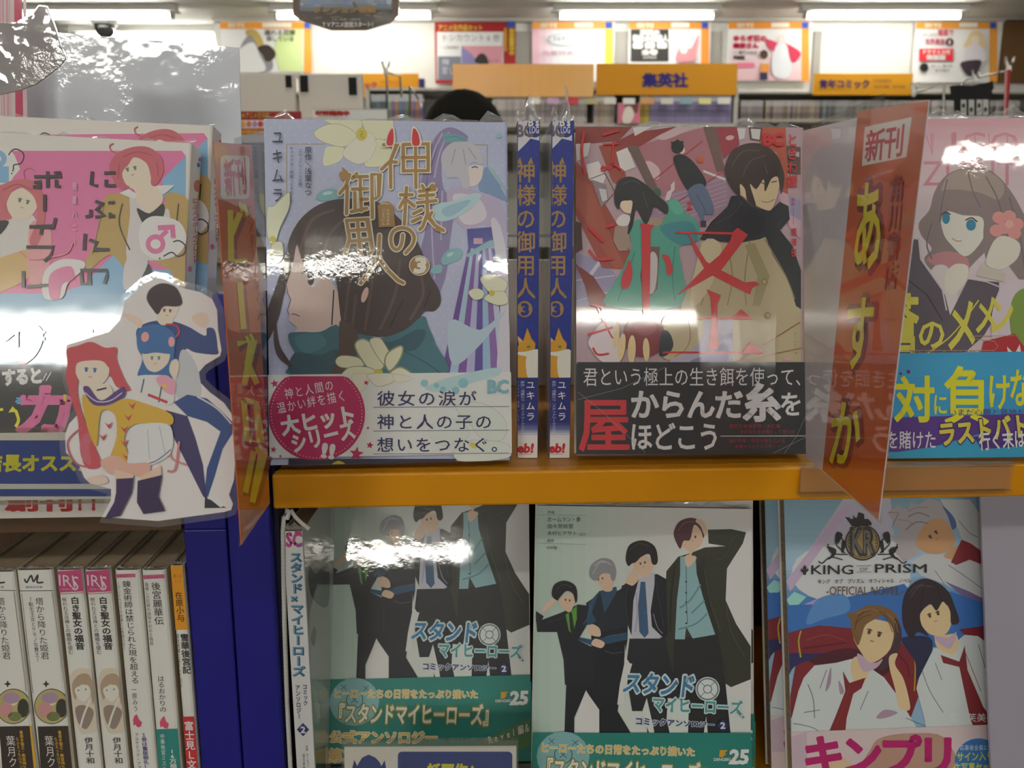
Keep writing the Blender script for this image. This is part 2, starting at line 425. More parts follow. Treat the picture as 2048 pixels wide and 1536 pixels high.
for i, (x0, x1) in enumerate(((1029, 1066), (1226, 1258), (1418, 1440), (1625, 1640))):   # strips painted grey for the dimmer wall between the lamps
    a, b = at(x0, 100, Y=WY), at(x1, 100, Y=WY)
    struct('trim_%d' % (i + 2), (a.x, b.x, WY - .025, WY, 1.9, CEIL - .1), mat('trim_post', '9d9a94', rough=.7))

# ------------------------------------------------------------------ fluorescent lamps
tubem = mat('tube_glow', 'fffcf2', emit=TUBE); batm = mat('batten_white', 'dddcd6', rough=.5)
capm = mat('tube_cap', 'b9b7ae', rough=.4)
lampc = 0
def make_lamp():
    root = empty('ceiling_lamp', Matrix.Identity(4))
    b = MB(); b.box(-.64, .64, -.045, .045, 0, .05, (.7, .7, .68)); b.box(-.66, .66, -.02, .02, -.012, .004, (.7, .7, .68))
    b.build('batten', batm, root)
    t = MB(); t.tube([(-.585, 0, -.035), (.585, 0, -.035)], .017, n=10); t.build('tube', tubem, root)
    for sx in (-1, 1):
        c = MB(); c.tube([(sx * .585, 0, -.035), (sx * .612, 0, -.035)], .0185, n=10); c.box(sx * .6 - .012, sx * .6 + .012, -.02, .02, -.05, .002)
        c.build('lamp_holder', capm, root)
    return root
lamp0 = make_lamp(); first = True
def lamp(x, y, z, label, rz=0):
    global first
    M = Matrix.Translation((x, y, z)) @ Matrix.Rotation(rz, 4, 'Z')
    if first: first = False; o = lamp0; o.matrix_basis = M
    else: o = copy_tree(lamp0, None, M)
    tag(o, label, 'lamp', 'fluorescent ceiling lamps'); return o
zl = CEIL - .05
for px, lab in ((188, 'fluorescent ceiling lamp at the far left above the dome camera'), (708, 'fluorescent ceiling lamp behind the hanging eight-sided sign'),
                (1273, 'fluorescent ceiling lamp above the middle wall posters'), (1766, 'fluorescent ceiling lamp above the bright bare wall on the right')):
    q = at(px, 33, Z=zl - .035); lamp(q.x, q.y, zl, lab)
q = at(293, 74, Z=zl - .035); lamp(q.x, q.y, zl, 'thin distant fluorescent lamp just above the blank white panel')
q = at(315, 91, Z=zl - .035); lamp(q.x, q.y, zl, 'farthest fluorescent lamp, half hidden by the blank white panel top edge')
for ry in (4.6, 1.6, -1.4):      # the rest of the shop's lamp grid, overhead and behind the camera
    for k, cx in enumerate((-2.75, -.5, 1.5, 3.6)):
        lamp(cx, ry, zl, 'fluorescent ceiling lamp of the grid overhead, outside the picture')
for cx, rr, em, lab in ((-2.75, .17, 1, 'widest round diffuser lamp behind the viewer, mirrored in the pink cover'), (-.5, .04, 1, 'round diffuser lamp behind the viewer, mirrored in the lavender cover'), (1.5, .04, 1, 'round diffuser lamp behind the viewer, mirrored in the red-lettered cover'), (3.6, .04, 1, 'rightmost round diffuser lamp behind the viewer')):
    wl = empty('ceiling_lamp', Matrix.Translation((cx, -5.3, zl)), lab, 'lamp')  # lamps placed from cover reflections; round diffusers added to widen those reflections
    b = MB(); b.box(-.64, .64, -rr, rr, 0, .05, (.7, .7, .68)); b.build('housing', batm, wl); b = MB(); b.tube([(-.6, 0, -rr - .002), (.6, 0, -rr - .002)], rr, n=12); b.build('diffuser', mat('diffuser_glow_%d' % (rr * 1000), 'fffcf2', emit=TUBE * em), wl)

# security camera
def cam_dome():
    q = at(208, 40, Z=CEIL)
    root = empty('security_camera', Matrix.Translation(q), 'small dark dome security camera under the ceiling at the far left', 'camera')
    b = MB(); b.tube([(0, 0, 0), (0, 0, -.04)], .10, n=20); b.build('mount', mat('cam_grey', '8d8d8a'), root)
    b = MB(); b.ball((0, 0, -.05), .085, .085, .10); b.build('dome', mat('dome_dark', '2c2c2c', rough=.15), root, smooth=True)
cam_dome()

# ------------------------------------------------------------------ wall posters
def rect_sheet(name, x0, y0, x1, y1, Y, th, label, cat, draw, base='e8e6e0', group=None, m=FAR, eps=.0012):
    """flat sheet facing the shop at distance Y whose photo corners are x0,y0-x1,y1"""
    a, b = at(x0, y0, Y=Y), at(x1, y1, Y=Y); w, h = abs(b.x - a.x), abs(a.z - b.z)
    M = Matrix.Translation(((a.x + b.x) / 2, Y, b.z)); mb = MB(); mb.box(-w / 2, w / 2, 0, th, 0, h, shade(base, 1.05))
    A = Art(M, clip=(-w / 2, w / 2, 0, h), eps=eps, gain=1.05)
    if draw: draw(A)
    iv = M.inverted(); A.mb.v = [tuple(iv @ Vector(q)) for q in A.mb.v]; A.merge(mb)
    o = mb.build(name, m, M=M); return tag(o, label, cat, group)
PG = 'new release posters on the far wall'
def po_frame(A, x0, y0, x1, y1, c='ec9a38', blue=True, b=14):
    A.r(c, x0, y0, x1, y0 + b); A.r(c, x1 - b - 2, y0, x1, y1)
    if blue: A.r('2a55b8', x1 - b - 1, y0 + 1, x1 - 2, y0 + b - 1)
    A.t('新刊', f'{x0+16} {y0+2} {x0+50} {y0+b-2}', 'f6e6c8', b=.04); A.r('f2ead8', x0 + 85, y0 + 2, x1 - 40, y0 + b - 3)
def po1(A):
    A.r('f4f2ee', 440, 40, 640, 160); po_frame(A, 440, 44, 624, 146)
    A.p('c9dc9c', '555 75 585 58 606 58 606 143 560 143 548 100'); A.p('b7a05a', '492 62 510 60 522 72 528 90 516 92 500 82', 1)
    A.p('8d8d92', '480 100 500 70 515 90 530 110 545 120 540 143 480 143', 1); A.p('e2e2e4', '470 110 505 85 520 110 530 143 465 143', 1)
    A.p('3c3430', '516 96 536 90 552 105 548 118 534 124 526 110', 1); A.t('踊れる花嫁', '530 60 592 72', '3a3a3a', b=.02); A.t('探している', '534 73 590 84', '3a3a3a', b=.02)
rect_sheet('wall_poster', 440, 42, 625, 146, WY - .05, .01, 'poster with yellow-green panel, orange border, beside the hanging sign', 'poster', po1, group=PG)
def po2(A):
    A.r('a8282c', 869, 42, 1034, 168); A.t('アニメ化作品セット', '876 49 966 62', 'e2b548', b=.05)
    A.r('e9e9ea', 874, 64, 1007, 160); A.r('7a7d8c', 876, 113, 922, 160); A.r('d99aa8', 923, 92, 1005, 130); A.p('8a86b8', '923 92 945 110 960 130 923 130')
    A.p('3a3436', '950 125 955 112 964 107 973 113 976 130', 1); A.t('トシカウント6巻', '882 68 1000 84', '8d8f94'); A.t('12月末発売', '880 92 918 99', '55585e')
    A.t('カレン', '966 116 998 126', '444444'); A.r('2a55b8', 1014, 44, 1029, 56); A.r('c8912e', 1008, 57, 1014, 104, 1); A.t('限定版受付中', '1018 58 1029 112', 'd8c43a', v=1, b=.05)
    A.t('俺', '884 118 900 132', 'd0d0da'); A.t('愛し', '884 134 910 150', 'd0d0da')
rect_sheet('wall_poster', 869, 44, 1031, 167, WY - .05, .01, 'poster in a dark red border with gold lettering', 'poster', po2, group=PG)
def po3(A):
    A.grad(['f0b8c8', 'e8ecf4', 'fafafa', 'fafafa'], 1064, 44, 1230, 165, 12, True); po_frame(A, 1064, 44, 1226, 168, 'f0a050'); A.r('f2d64a', 1210, 58, 1224, 168)  # ramp to white paints the lamp's overexposure into the poster
    A.e('b9c0cc', 1130, 80, 38, 13); A.e('f4f4f6', 1130, 80, 34, 10); A.t('ときめきグランド', '1096 72 1166 84', '9aa2b4', b=.03); A.t('先着特典', '1084 101 1148 112', 'c8a0b4')
rect_sheet('wall_poster', 1064, 44, 1227, 163, WY - .05, .01, 'pale washed-out poster with a yellow right border under the middle lamp', 'poster', po3, group=PG)
def po4(A):
    A.r('f6f4f2', 1255, 40, 1420, 170); po_frame(A, 1257, 44, 1418, 170, 'e9923a'); A.r('2b2a28', 1261, 59, 1337, 123)
    A.t('戦国の', '1280 60 1319 70', 'f4f4f4', b=.07); A.t('転生の英雄人', '1265 70 1336 85', 'ffffff', b=.06)
    for k in range(3): A.rr('f4f4f4', 1265 + 24 * k, 86, 1285 + 24 * k, 98, 3); A.t('24', f'{1268+24*k} 88 {1282+24*k} 97', '3a3a3a', b=.03)
    A.t('全巻', '1282 100 1314 111', 'f4f4f4', b=.05); A.t('好評発売', '1285 113 1312 120', 'e0e0e0'); A.p('d88a94', '1352 123 1356 98 1368 92 1380 98 1396 70 1390 110 1386 123', 1); A.e('f0d8d4', 1366, 100, 8, 9)
rect_sheet('wall_poster', 1258, 45, 1418, 165, WY - .05, .01, 'poster with a black left half of white lettering', 'poster', po4, group=PG)
def po5(A):
    A.r('f4eef0', 1455, 40, 1625, 170); po_frame(A, 1457, 44, 1618, 170, 'ea9434'); A.grad(['f4f0f2', 'e8c0c8'], 1460, 58, 1602, 161)
    A.t('ゆらぎ荘の', '1465 71 1533 84', 'cc2a4a', b=.07); A.t('幽奈さん', '1465 86 1516 98', 'cc2a4a', b=.07); A.t('11巻アニメBD', '1465 102 1512 110', '3c3c40', b=.03); A.t('同梱版', '1465 112 1488 120', '3c3c40', b=.05)
    A.rr('e47a9c', 1472, 126, 1508, 136, 3); A.p('c83a58', '1530 80 1548 84 1556 92 1552 104 1536 98', 1); A.p('c02e50', '1566 88 1590 98 1600 110 1586 126 1572 112', 1)
    A.p('e0e4f0', '1552 90 1570 90 1576 112 1582 140 1570 158 1546 152 1542 126', 1); A.e('f0dcd8', 1562, 80, 8, 10); A.e('4a3428', 1526, 110, 8, 9); A.r('e0964a', 1519, 128, 1536, 146); A.r('2a2c48', 1518, 146, 1533, 161)
rect_sheet('wall_poster', 1457, 44, 1618, 163, WY - .05, .01, 'poster with crimson title lettering and a red-sleeved figure', 'poster', po5, group=PG)
def po6(A):
    A.r('f2f2f0', 1825, 40, 1995, 170); po_frame(A, 1832, 44, 1994, 170, 'e9a040')
    A.t('職業で', '1874 59 1906 73', 'd06878', b=.04); A.t('ありふれた', '1843 66 1873 75', '6a6a6e'); A.t('世界最強', '1848 78 1888 90', 'c0687a', b=.04); A.e('5a2a30', 1897, 85, 8, 8); A.t('8', '1892 79 1902 91', 'f0e0e0', b=.04)
    A.r('d8303c', 1836, 98, 1904, 123); A.t('ドラマCD付', '1841 100 1898 110', 'f6eeee', b=.03); A.t('特装版', '1850 111 1888 122', 'f6eeee', b=.05); A.e('1c1c1c', 1845, 136, 9, 9)
    A.t('絵と原作', '1858 130 1902 137', '4a4a4c'); A.t('森沢晴行', '1866 139 1896 146', '4a4a4c')
    A.p('e4cc9c', '1930 80 1938 66 1952 64 1962 76 1968 96 1950 92 1924 96', 1); A.e('f2e0d4', 1946, 82, 8, 9); A.p('e8e2ea', '1928 98 1946 90 1962 98 1966 122 1928 124', 1); A.p('453a44', '1916 128 1936 122 1958 124 1948 150 1934 154 1924 146', 1)
rect_sheet('wall_poster', 1832, 44, 1994, 165, WY - .05, .01, 'rightmost poster, with a red block of white lettering and a long-haired figure', 'poster', po6, group=PG)

# ------------------------------------------------------------------ far shelving with thin volumes
shelfgrey = mat('shelf_grey', 'b9b6ad', rough=.6); shelfdark = mat('shelf_shadow', '3a3836', rough=.8)
def far_rack(name, Y, x0, x1, ztop, label, dep=.3):
    root = empty(name, Matrix.Translation(((x0 + x1) / 2, Y, 0)), label, 'bookshelf'); w = (x1 - x0) / 2
    b = MB(); b.box(-w, w, dep - .02, dep, 0, ztop); b.build('back_panel', shelfgrey, root)
    b = MB(); b.box(-w, w, 0, dep - .02, ztop - .015, ztop); b.build('top_board', shelfgrey, root)
    for sx in (-1, 1):
        b = MB(); b.box(sx * w - .012, sx * w + .012, 0, dep, 0, ztop); b.build('side_panel', shelfgrey, root)
    for k in range(7):
        z = ztop - .21 - k * .28
        if z < .1: break
        b = MB(); b.box(-w + .012, w - .012, 0, dep - .02, z - .02, z); b.build('shelf_board', shelfgrey, root)
    return root
ZA = at(1200, 247, Y=5.5).z; ZB = at(1550, 246, Y=7.15).z
far_rack('gondola_shelf', 5.5, at(735, 200, Y=5.5).x, at(1472, 200, Y=5.5).x, ZA + .21, 'far gondola shelf of manga under the two orange category signs')
far_rack('wall_shelf', 7.15, at(1474, 200, Y=7.15).x, 4.2, ZB + .24, 'grey wall shelf of manga under the right-hand wall posters')
far_rack('wall_shelf', 7.15, -2.8, at(733, 200, Y=7.15).x, ZB + .24, 'grey wall shelf behind the white boards with black pads')
ZM = at(1000, 270, Y=1.85).z
far_rack('gondola_shelf', 1.85, at(440, 270, Y=1.85).x, at(2300, 270, Y=1.85).x, ZM, 'middle gondola shelf carrying boards and clip stands, hidden behind the front covers', dep=.28)
rnd = random.Random(4)
sb = MB(); sb.box(-.0045, .0045, 0, .11, 0, .175, (1, 1, 1)); base_me = {}
def vol(x, Y, z, c, wd, lab, grp, hgt=1):
    k = (c, round(wd, 4))
    if k not in base_me:
        m = MB(); cc = shade(c, 1.0); m.box(-wd / 2, wd / 2, 0, .11, 0, .13, cc); m.box(-wd / 2, wd / 2, -.0004, .11, .13, .172, [min(.85, v * .5 + .4) for v in cc]); m.box(-wd / 2 + .001, wd / 2 - .001, -.0008, 0, .04, .08, [v * .55 for v in cc])
        o = m.build('manga_volume', FAR); base_me[k] = o
        o.location = (x, Y + .002, z + .001)
    else:
        o = base_me[k].copy(); C.objects.link(o); o.location = (x, Y + .002, z + .001)
    tag(o, lab, 'book', grp); o.scale = (1, 1, hgt); return o
def row(xa, xb, Y, z, pal, lab, grp, wd=.0125, py=225):
    x = at(xa, py, Y=Y).x; xe = at(xb, py, Y=Y).x; i = 0
    while x + wd < xe:
        c = pal[rnd.randrange(len(pal))]; vol(x + wd / 2, Y - .0, z, c, wd, lab, grp, rnd.choice((1, 1, .985)))
        x += wd + .0015; i += 1
G = 'manga volumes on the far shelves'
row(743, 775, 5.5, ZA, ['55606a', '6a7078'], 'dark grey thin volume at the left end of the far gondola row', G, .016)
row(776, 850, 5.5, ZA, ['6c8a72', 'a87a5c', '7a6a92', '8c9a86', '5f7f86'], 'mixed-colour volume left of the black-haired head', G, .02)
row(985, 1053, 5.5, ZA, ['b9b2ae', 'a8a0a0', 'c4bdb8'], 'pale grey volume right of the black-haired head', G)
row(1056, 1175, 5.5, ZA, ['b4aaa8', '9c9094', 'c2b8b4', 'a89c9e'], 'pale mauve volume under the blank orange sign', G)
row(1188, 1232, 5.5, ZA, ['a39a98', 'c0a890', 'b8b0b0'], 'beige volume left of the pink face-out volume', G)
row(1280, 1298, 5.5, ZA, ['c9b04a', 'b89c5c'], 'yellow volume beside the pink face-out volume', G)
row(1299, 1466, 5.5, ZA, ['8d84a8', '9289ae', '867ca2'], 'violet-banded volume of the long uniform run under the lettered orange sign', G)
row(1482, 1530, 7.15, ZB, ['b0a8a6', '9c9496', 'a49a9c'], 'grey volume at the left end of the wall shelf row', G, .018)
row(1532, 1640, 7.15, ZB, ['b8a894', '8c8078', '6a6078', 'a89c94', '9c8c86'], 'brownish volume on the wall shelf left of the yellow comic sign', G, .018)
row(1641, 1860, 7.15, ZB, ['8a8688', '9aa0a4', '6c6c70', 'a8a4a4'], 'grey-blue volume on the wall shelf under the yellow comic sign', G, .02)
row(1862, 2040, 7.15, ZB, ['a8a4a0', '4c4c50', 'b4aeaa', '8c7c7c'], 'volume at the right end of the wall shelf row', G, .022)
def facev(A): A.r('d87a94', 1228, 200, 1290, 260); A.p('7a4a3c', '1250 206 1262 202 1276 206 1274 226 1262 222 1252 228', 1); A.p('ecdfd4', '1250 216 1262 214 1268 232 1256 250 1244 240', 1)
rect_sheet('face_out_manga', 1236, 206, 1279, 247, 5.47, .012, 'pink face-out manga volume in the far gondola row', 'book', facev)
# small price talkers on the rail above the volumes
cols = ['e8e6de', 'c9a8c4', 'c8404c', 'b9b48c', 'e6e0d8', 'f0f0ee', 'd8a070', 'ddd8d0', '8fb0b8', 'e8e0a0']
for k, x in enumerate(range(1056, 1466, 38)):
    rect_sheet('shelf_label', x, 195 + (k % 2), x + 24, 208, 5.46, .004, '%s paper label on the far gondola rail, number %d from the left' % (('cream', 'lilac', 'crimson', 'olive', 'ivory', 'white', 'orange', 'light grey', 'teal', 'pale yellow')[k % 10], k + 1), 'label', None, base=cols[k % 10], group='labels on the far gondola rail')

# ------------------------------------------------------------------ orange category signs
def sgA(A): A.grad(['c98a1c', 'c98a1c', 'd89c40', 'dba24c'], 900, 125, 1190, 198, 14, True)  # colour runs lighter towards the right
rect_sheet('category_sign', 905, 128, 1187, 194, 5.486, .012, 'blank glossy orange sign above the black-haired head', 'sign', sgA, base='c98a1c', m=mat('sign_gloss', vcol=True, rough=.25, spec=.6))
def sgB(A): A.t('集英社', '1284 146 1376 175', '2e2a78', b=.045)
rect_sheet('category_sign', 1193, 127, 1473, 190, 5.486, .012, 'orange sign with three large dark blue characters', 'sign', sgB, base='cc8c14')
def sgC(A): A.t('青年コミック', '1638 159 1740 177', '4a3470', b=.04); A.t('COMICS', '1747 159 1782 165', '6a4a58', lat=1); A.t('青年向漫画　新刊漫画', '1747 171 1810 177', '6a4a58')
rect_sheet('category_sign', 1629, 147, 1823, 190, 7.128, .02, 'yellow comic category sign on the wall shelf at right', 'sign', sgC, base='e8a41c')
def sgD(A): A.t('ック', '727 163 755 178', 'b0506c', b=.05); A.t('COMICS', '761 162 797 167', 'b0603c', lat=1); A.t('青年向　新刊漫画', '760 174 815 180', 'b0603c')
rect_sheet('category_sign', 640, 147, 838, 195, 7.128, .02, 'yellow comic category sign half hidden by the white board', 'sign', sgD, base='eaa224')
b = MB(); q0, q1 = at(838, 158, Y=7.15), at(850, 205, Y=7.15); b.box(q0.x, q1.x, 7.128, 7.17, q1.z, q0.z, shade('3a3470')); tag(b.build('sign_end_cap', FAR), 'dark blue end piece beside the half-hidden yellow sign', 'sign')

# ------------------------------------------------------------------ white boards with hook-and-loop pads, red promo cards
def board(x0, y0, x1, y1, Y, pads, lab):
    a, b_ = at(x0, y0, Y=Y), at(x1, y1, Y=Y); root = empty('display_board', Matrix.Translation(((a.x + b_.x) / 2, Y, b_.z)), lab, 'board'); w = (b_.x - a.x) / 2
    m = MB(); m.box(-w, w, 0, .015, ZM - b_.z, a.z - b_.z); m.build('panel', mat('board_white', 'd6cfc6', rough=.6), root, bevel=.002)
    for p in pads:
        c, d = at(p[0], p[1], Y=Y), at(p[2], p[3], Y=Y); m = MB(); ox = (a.x + b_.x) / 2
        m.box(c.x - ox, d.x - ox, -.003, -.0002, d.z - b_.z, c.z - b_.z); m.build('hook_pad', mat('pad_black', '1c1b1a', rough=.95), root)
board(470, 147, 592, 224, 1.96, [(571, 151, 584, 175)], 'blank off-white board with one black pad at its right')
board(595, 147, 727, 236, 1.93, [(600, 151, 617, 184), (697, 155, 714, 190)], 'blank off-white board with two black pads')
def pr1(A): A.r('98262e', 470, 222, 640, 241); A.t('★アニメ化決定', '484 225 540 237', 'd8a448', b=.04); A.t('注目', '552 226 568 234', 'd8a448'); A.r('e8dcd8', 470, 241, 640, 258); A.k += 1; [A.e(c, 489 + 11.5 * i, 249, 5, 6, up=0) for i, c in enumerate(('d8a050', 'cc7a50', 'b08cc0', 'c83a50', 'd88a50'))]; A.r('c03a40', 470, 259, 640, 284); A.t('好評発売中', '484 261 545 272', 'e0a83c', b=.06)
rect_sheet('promo_card', 470, 223, 604, 270, 1.87, .004, 'red promotional card with gold lettering behind the lavender cover', 'card', pr1, base='b83440')
def pr2(A): A.r('f0ecea', 620, 215, 790, 240); A.t('好評発売中', '632 222 700 232', 'c8342c', b=.08); A.l('c0b8b4', 1, '620 219 780 219')
rect_sheet('promo_card', 625, 218, 775, 270, 1.86, .004, 'white promotional card with red lettering behind the lavender cover', 'card', pr2, base='eae6e4')
def pr3(A): A.r('98262e', 2018, 235, 2060, 262); A.t('決定', '2022 238 2036 248', 'd8a448')
rect_sheet('promo_card', 2016, 236, 2120, 270, 1.86, .004, 'dark red promotional card at the right edge behind the pink cover', 'card', pr3, base='a83038')
rect_sheet('promo_card', 1858, 232, 2014, 270, 1.86, .004, 'blank white card behind the top of the pink cover at right', 'card', None, base='e0dcdc')

# ------------------------------------------------------------------ clip stands
wirem = mat('wire_steel', 'b8b8b4', rough=.25, metal=1); clipm = mat('clip_plastic', 'dcdad2', rough=.2, spec=.7)
def stand(label, D, wires, clips, extra=None):
    Y = D; base = at(wires[0][0][0], 270, Y=Y); wires[0][0] = (wires[0][0][0], 270); root = empty('clip_stand', Matrix.Translation(base), label, 'stand'); wm = Matrix.Translation(base)
    for w_ in wires:
        m = MB(); m.tube([at(x, y, Y=Y) for x, y in w_], .0013 * D, n=6); m.build('wire', wirem, root, wm=wm)
    for (x, y, s) in clips:
        c = at(x, y, Y=Y - .01); k = s * D / FPX; m = MB()
        for sx in (-1, 1):
            m.tube([c + Vector((0, 0, -.2 * k)), c + Vector((sx * .35 * k, 0, .5 * k)), c + Vector((sx * .5 * k, 0, 1.1 * k))], .22 * k, r2=.12 * k, n=8)
        m.ball(c + Vector((0, 0, -.3 * k)), .35 * k, .2 * k, .5 * k); m.build('clip', clipm, root, wm=wm, smooth=True)
stand('thin wire clip stand with a clear clip rising beside the half-hidden yellow sign', 1.9, [[(776, 262), (774, 170), (773, 148)], [(775, 145), (800, 152), (803, 195)]], [(772, 140, 14)])
stand('bent wire clip stand left of the black-haired head', 1.9, [[(820, 262), (820, 172), (838, 200), (843, 212)]], [(843, 208, 9)])
stand('tall wire clip stand at right behind the orange card', 1.93, [[(1886, 262), (1888, 166), (1850, 180), (1826, 184)]], [(1828, 182, 14)])
stand('wire clip stand at far right with a clear clip and hanging red strips', 1.93, [[(1917, 262), (1923, 168), (1935, 158), (2010, 143)]], [(2018, 134, 17), (1951, 158, 15)])
m = MB(); [m.tube([at(x, 140, Y=1.91), at(x - 4 - k * 3, 270, Y=1.91)], .0023, shade(c), n=5) for k, (x, c) in enumerate(((2012, 'd8a0a0'), (2016, 'c04a50'), (2020, '9a2c38')))]
tag(m.build('ribbon_strip', FAR), 'thin red and pink strips hanging from the clip at far right', 'ribbon')

# black cloth with small monochrome panels
def cloth():
    D = 1.9; P = [(1905, 171), (1918, 170), (1944, 171), (1970, 166), (1986, 162), (1988, 176), (1984, 182), (1986, 196), (1980, 196), (1976, 270), (1944, 270), (1914, 270), (1913, 200), (1908, 198)]
    c = at(1946, 270, Y=D); M = Matrix.Translation(c); root = empty('black_cloth', M, 'black bow-shaped cloth with small black and white picture panels hanging at far right', 'cloth')
    m = MB(); fr = [at(x, y, Y=D) for x, y in P]; bk = [q + Vector((0, .012, 0)) for q in fr]; n = len(fr)
    tr = geometry.tessellate_polygon([[Vector((q.x, q.z, 0)) for q in fr]])
    m.add(fr + bk, [list(t) for t in tr] + [[n + i for i in t[::-1]] for t in tr] + [[i, (i + 1) % n, n + (i + 1) % n, n + i] for i in range(n)], (.012, .012, .012)); m.build('cloth', mat('cloth_black', vcol=True, rough=.95), root, wm=M)
    A = Art(Matrix.Translation(at(1946, 270, Y=D)), gain=1, eps=.0004, k0=8)
    for k, x in enumerate((1920, 1935, 1950, 1962)): A.r('c8c8c6', x, 200, x + 11, 231, up=1); A.e('3a3a3a', x + 5, 212 + (k % 2) * 8, 3.5, 5); A.l('6a6a6a', 1.5, [(x + 1, 226), (x + 9, 220)])
    m = MB(); m.v = [tuple(M.inverted() @ Vector(q)) for q in A.mb.v]; m.f = A.mb.f; m.c = A.mb.c; m.build('picture_panel', FAR, root)
cloth()
# dark doorway area at far right
q0, q1 = at(2010, 40, Y=WY - .05), at(2100, 165, Y=WY - .05); struct('door_1', (q0.x, q1.x + .4, WY - .06, WY, q1.z, q0.z), mat('door_brown', '6a4a28', rough=.6))

# ------------------------------------------------------------------ person far behind
def person():
    D = 2.25; c = at(926, 240, D=D); x0, y0 = c.x, c.y; top = at(925, 178, D=D).z
    root = empty('person', Matrix.Translation((x0, y0, 0)), 'person with short black hair standing behind the shelf, only the top of the head showing', 'person')
    hz = top - .12
    def skinned(name, V, E, rad, m, sub=2):
        me = bpy.data.meshes.new(name); me.from_pydata(V, E, []); o = bpy.data.objects.new(name, me); C.objects.link(o); o.parent = root
        sk = o.modifiers.new('skin', 'SKIN')
        for i, r_ in enumerate(rad): me.skin_vertices[0].data[i].radius = r_ if isinstance(r_, tuple) else (r_, r_)
        me.skin_vertices[0].data[0].use_root = True
        s_ = o.modifiers.new('sub', 'SUBSURF'); s_.levels = s_.render_levels = sub; me.materials.append(m); return o
    k = hz / 1.54
    V = [(0, 0, .95), (0, 0, 1.12), (0, 0, 1.32), (0, 0, 1.42), (0, -.01, 1.49), (0, -.01, 1.56), (0, -.005, 1.64)]; V = [(x, y, z * k) for x, y, z in V]; E = [(i, i + 1) for i in range(6)]
    rad = [(.15, .1), (.135, .095), (.165, .105), (.1, .07), .052, .085, .07]
    for sx in (-1, 1):
        b = len(V); V += [(sx * .19, 0, 1.38 * k), (sx * .23, .02, 1.1 * k), (sx * .2, -.14, .92 * k), (sx * .17, -.2, .9 * k)]; E += [(3, b), (b, b + 1), (b + 1, b + 2), (b + 2, b + 3)]; rad += [.055, .042, .032, .03]
        b = len(V); V += [(sx * .09, 0, .85 * k), (sx * .1, -.01, .48 * k), (sx * .1, .02, .09 * k), (sx * .1, -.12, .05 * k)]; E += [(0, b), (b, b + 1), (b + 1, b + 2), (b + 2, b + 3)]; rad += [.085, .06, .042, .035]
    me_ = skinned('body', V, E, rad, mat('skin', 'b08a70', rough=.6))
    for o_, (V2, E2, r2, mm, nm) in enumerate((([(0, 0, .93 * k), (0, 0, 1.12 * k), (0, 0, 1.32 * k), (0, 0, 1.41 * k), (-.19, 0, 1.38 * k), (-.235, .02, 1.1 * k), (.19, 0, 1.38 * k), (.235, .02, 1.1 * k)], [(0, 1), (1, 2), (2, 3), (3, 4), (4, 5), (3, 6), (6, 7)], [(.165, .115), (.15, .11), (.18, .12), (.11, .08), .068, .056, .068, .056], mat('shirt_dark', '2a2c34', rough=.9), 'shirt'),
                                             ([(0, 0, .96 * k), (-.09, 0, .85 * k), (-.1, -.01, .48 * k), (-.1, .02, .12 * k), (.09, 0, .85 * k), (.1, -.01, .48 * k), (.1, .02, .12 * k)], [(0, 1), (1, 2), (2, 3), (0, 4), (4, 5), (5, 6)], [(.155, .11), .1, .078, .06, .1, .078, .06], mat('trousers_dark', '23252c', rough=.9), 'trousers'))): skinned(nm, V2, E2, r2, mm)
    r_ = random.Random(3); m = MB(); n, mm = 26, 16; o = 0; vs = []
    for i in range(mm + 1):
        t = pi * .66 * i / mm
        for j in range(n):
            a = 2 * pi * j / n; q = 1 + .03 * r_.random() + .05 * sin(5 * a) * sin(t) * (i > 2); vs.append((.108 * q * sin(t) * cos(a), .012 + .12 * q * sin(t) * sin(a), hz + .0 + .118 * cos(t) * (1 + .012 * r_.random())))
    m.add(vs, [(i * n + j, (i + 1) * n + j, (i + 1) * n + (j + 1) % n, i * n + (j + 1) % n) for i in range(mm) for j in range(n)], (.01, .009, .008))
    for q in range(420):      # loose strands give the outline its fuzz
        a = r_.random() * 2 * pi; t = r_.random() ** .5 * 1.9; d = Vector((sin(t) * cos(a) * .108, sin(t) * sin(a) * .12, cos(t) * .118)); p0 = Vector((0, .012, hz)) + d * .97; p1 = p0 + d * .09 + Vector((r_.uniform(-.022, .022), r_.uniform(-.02, .02), -.012)); sd = Vector((.0012, 0, .0004))
        m.add([p0 - sd, p0 + sd, p1], [(0, 1, 2)], (.01, .009, .008))
    m.build('hair', mat('hair_black', vcol=True, rough=.95, spec=.1), root, smooth=False)
person()

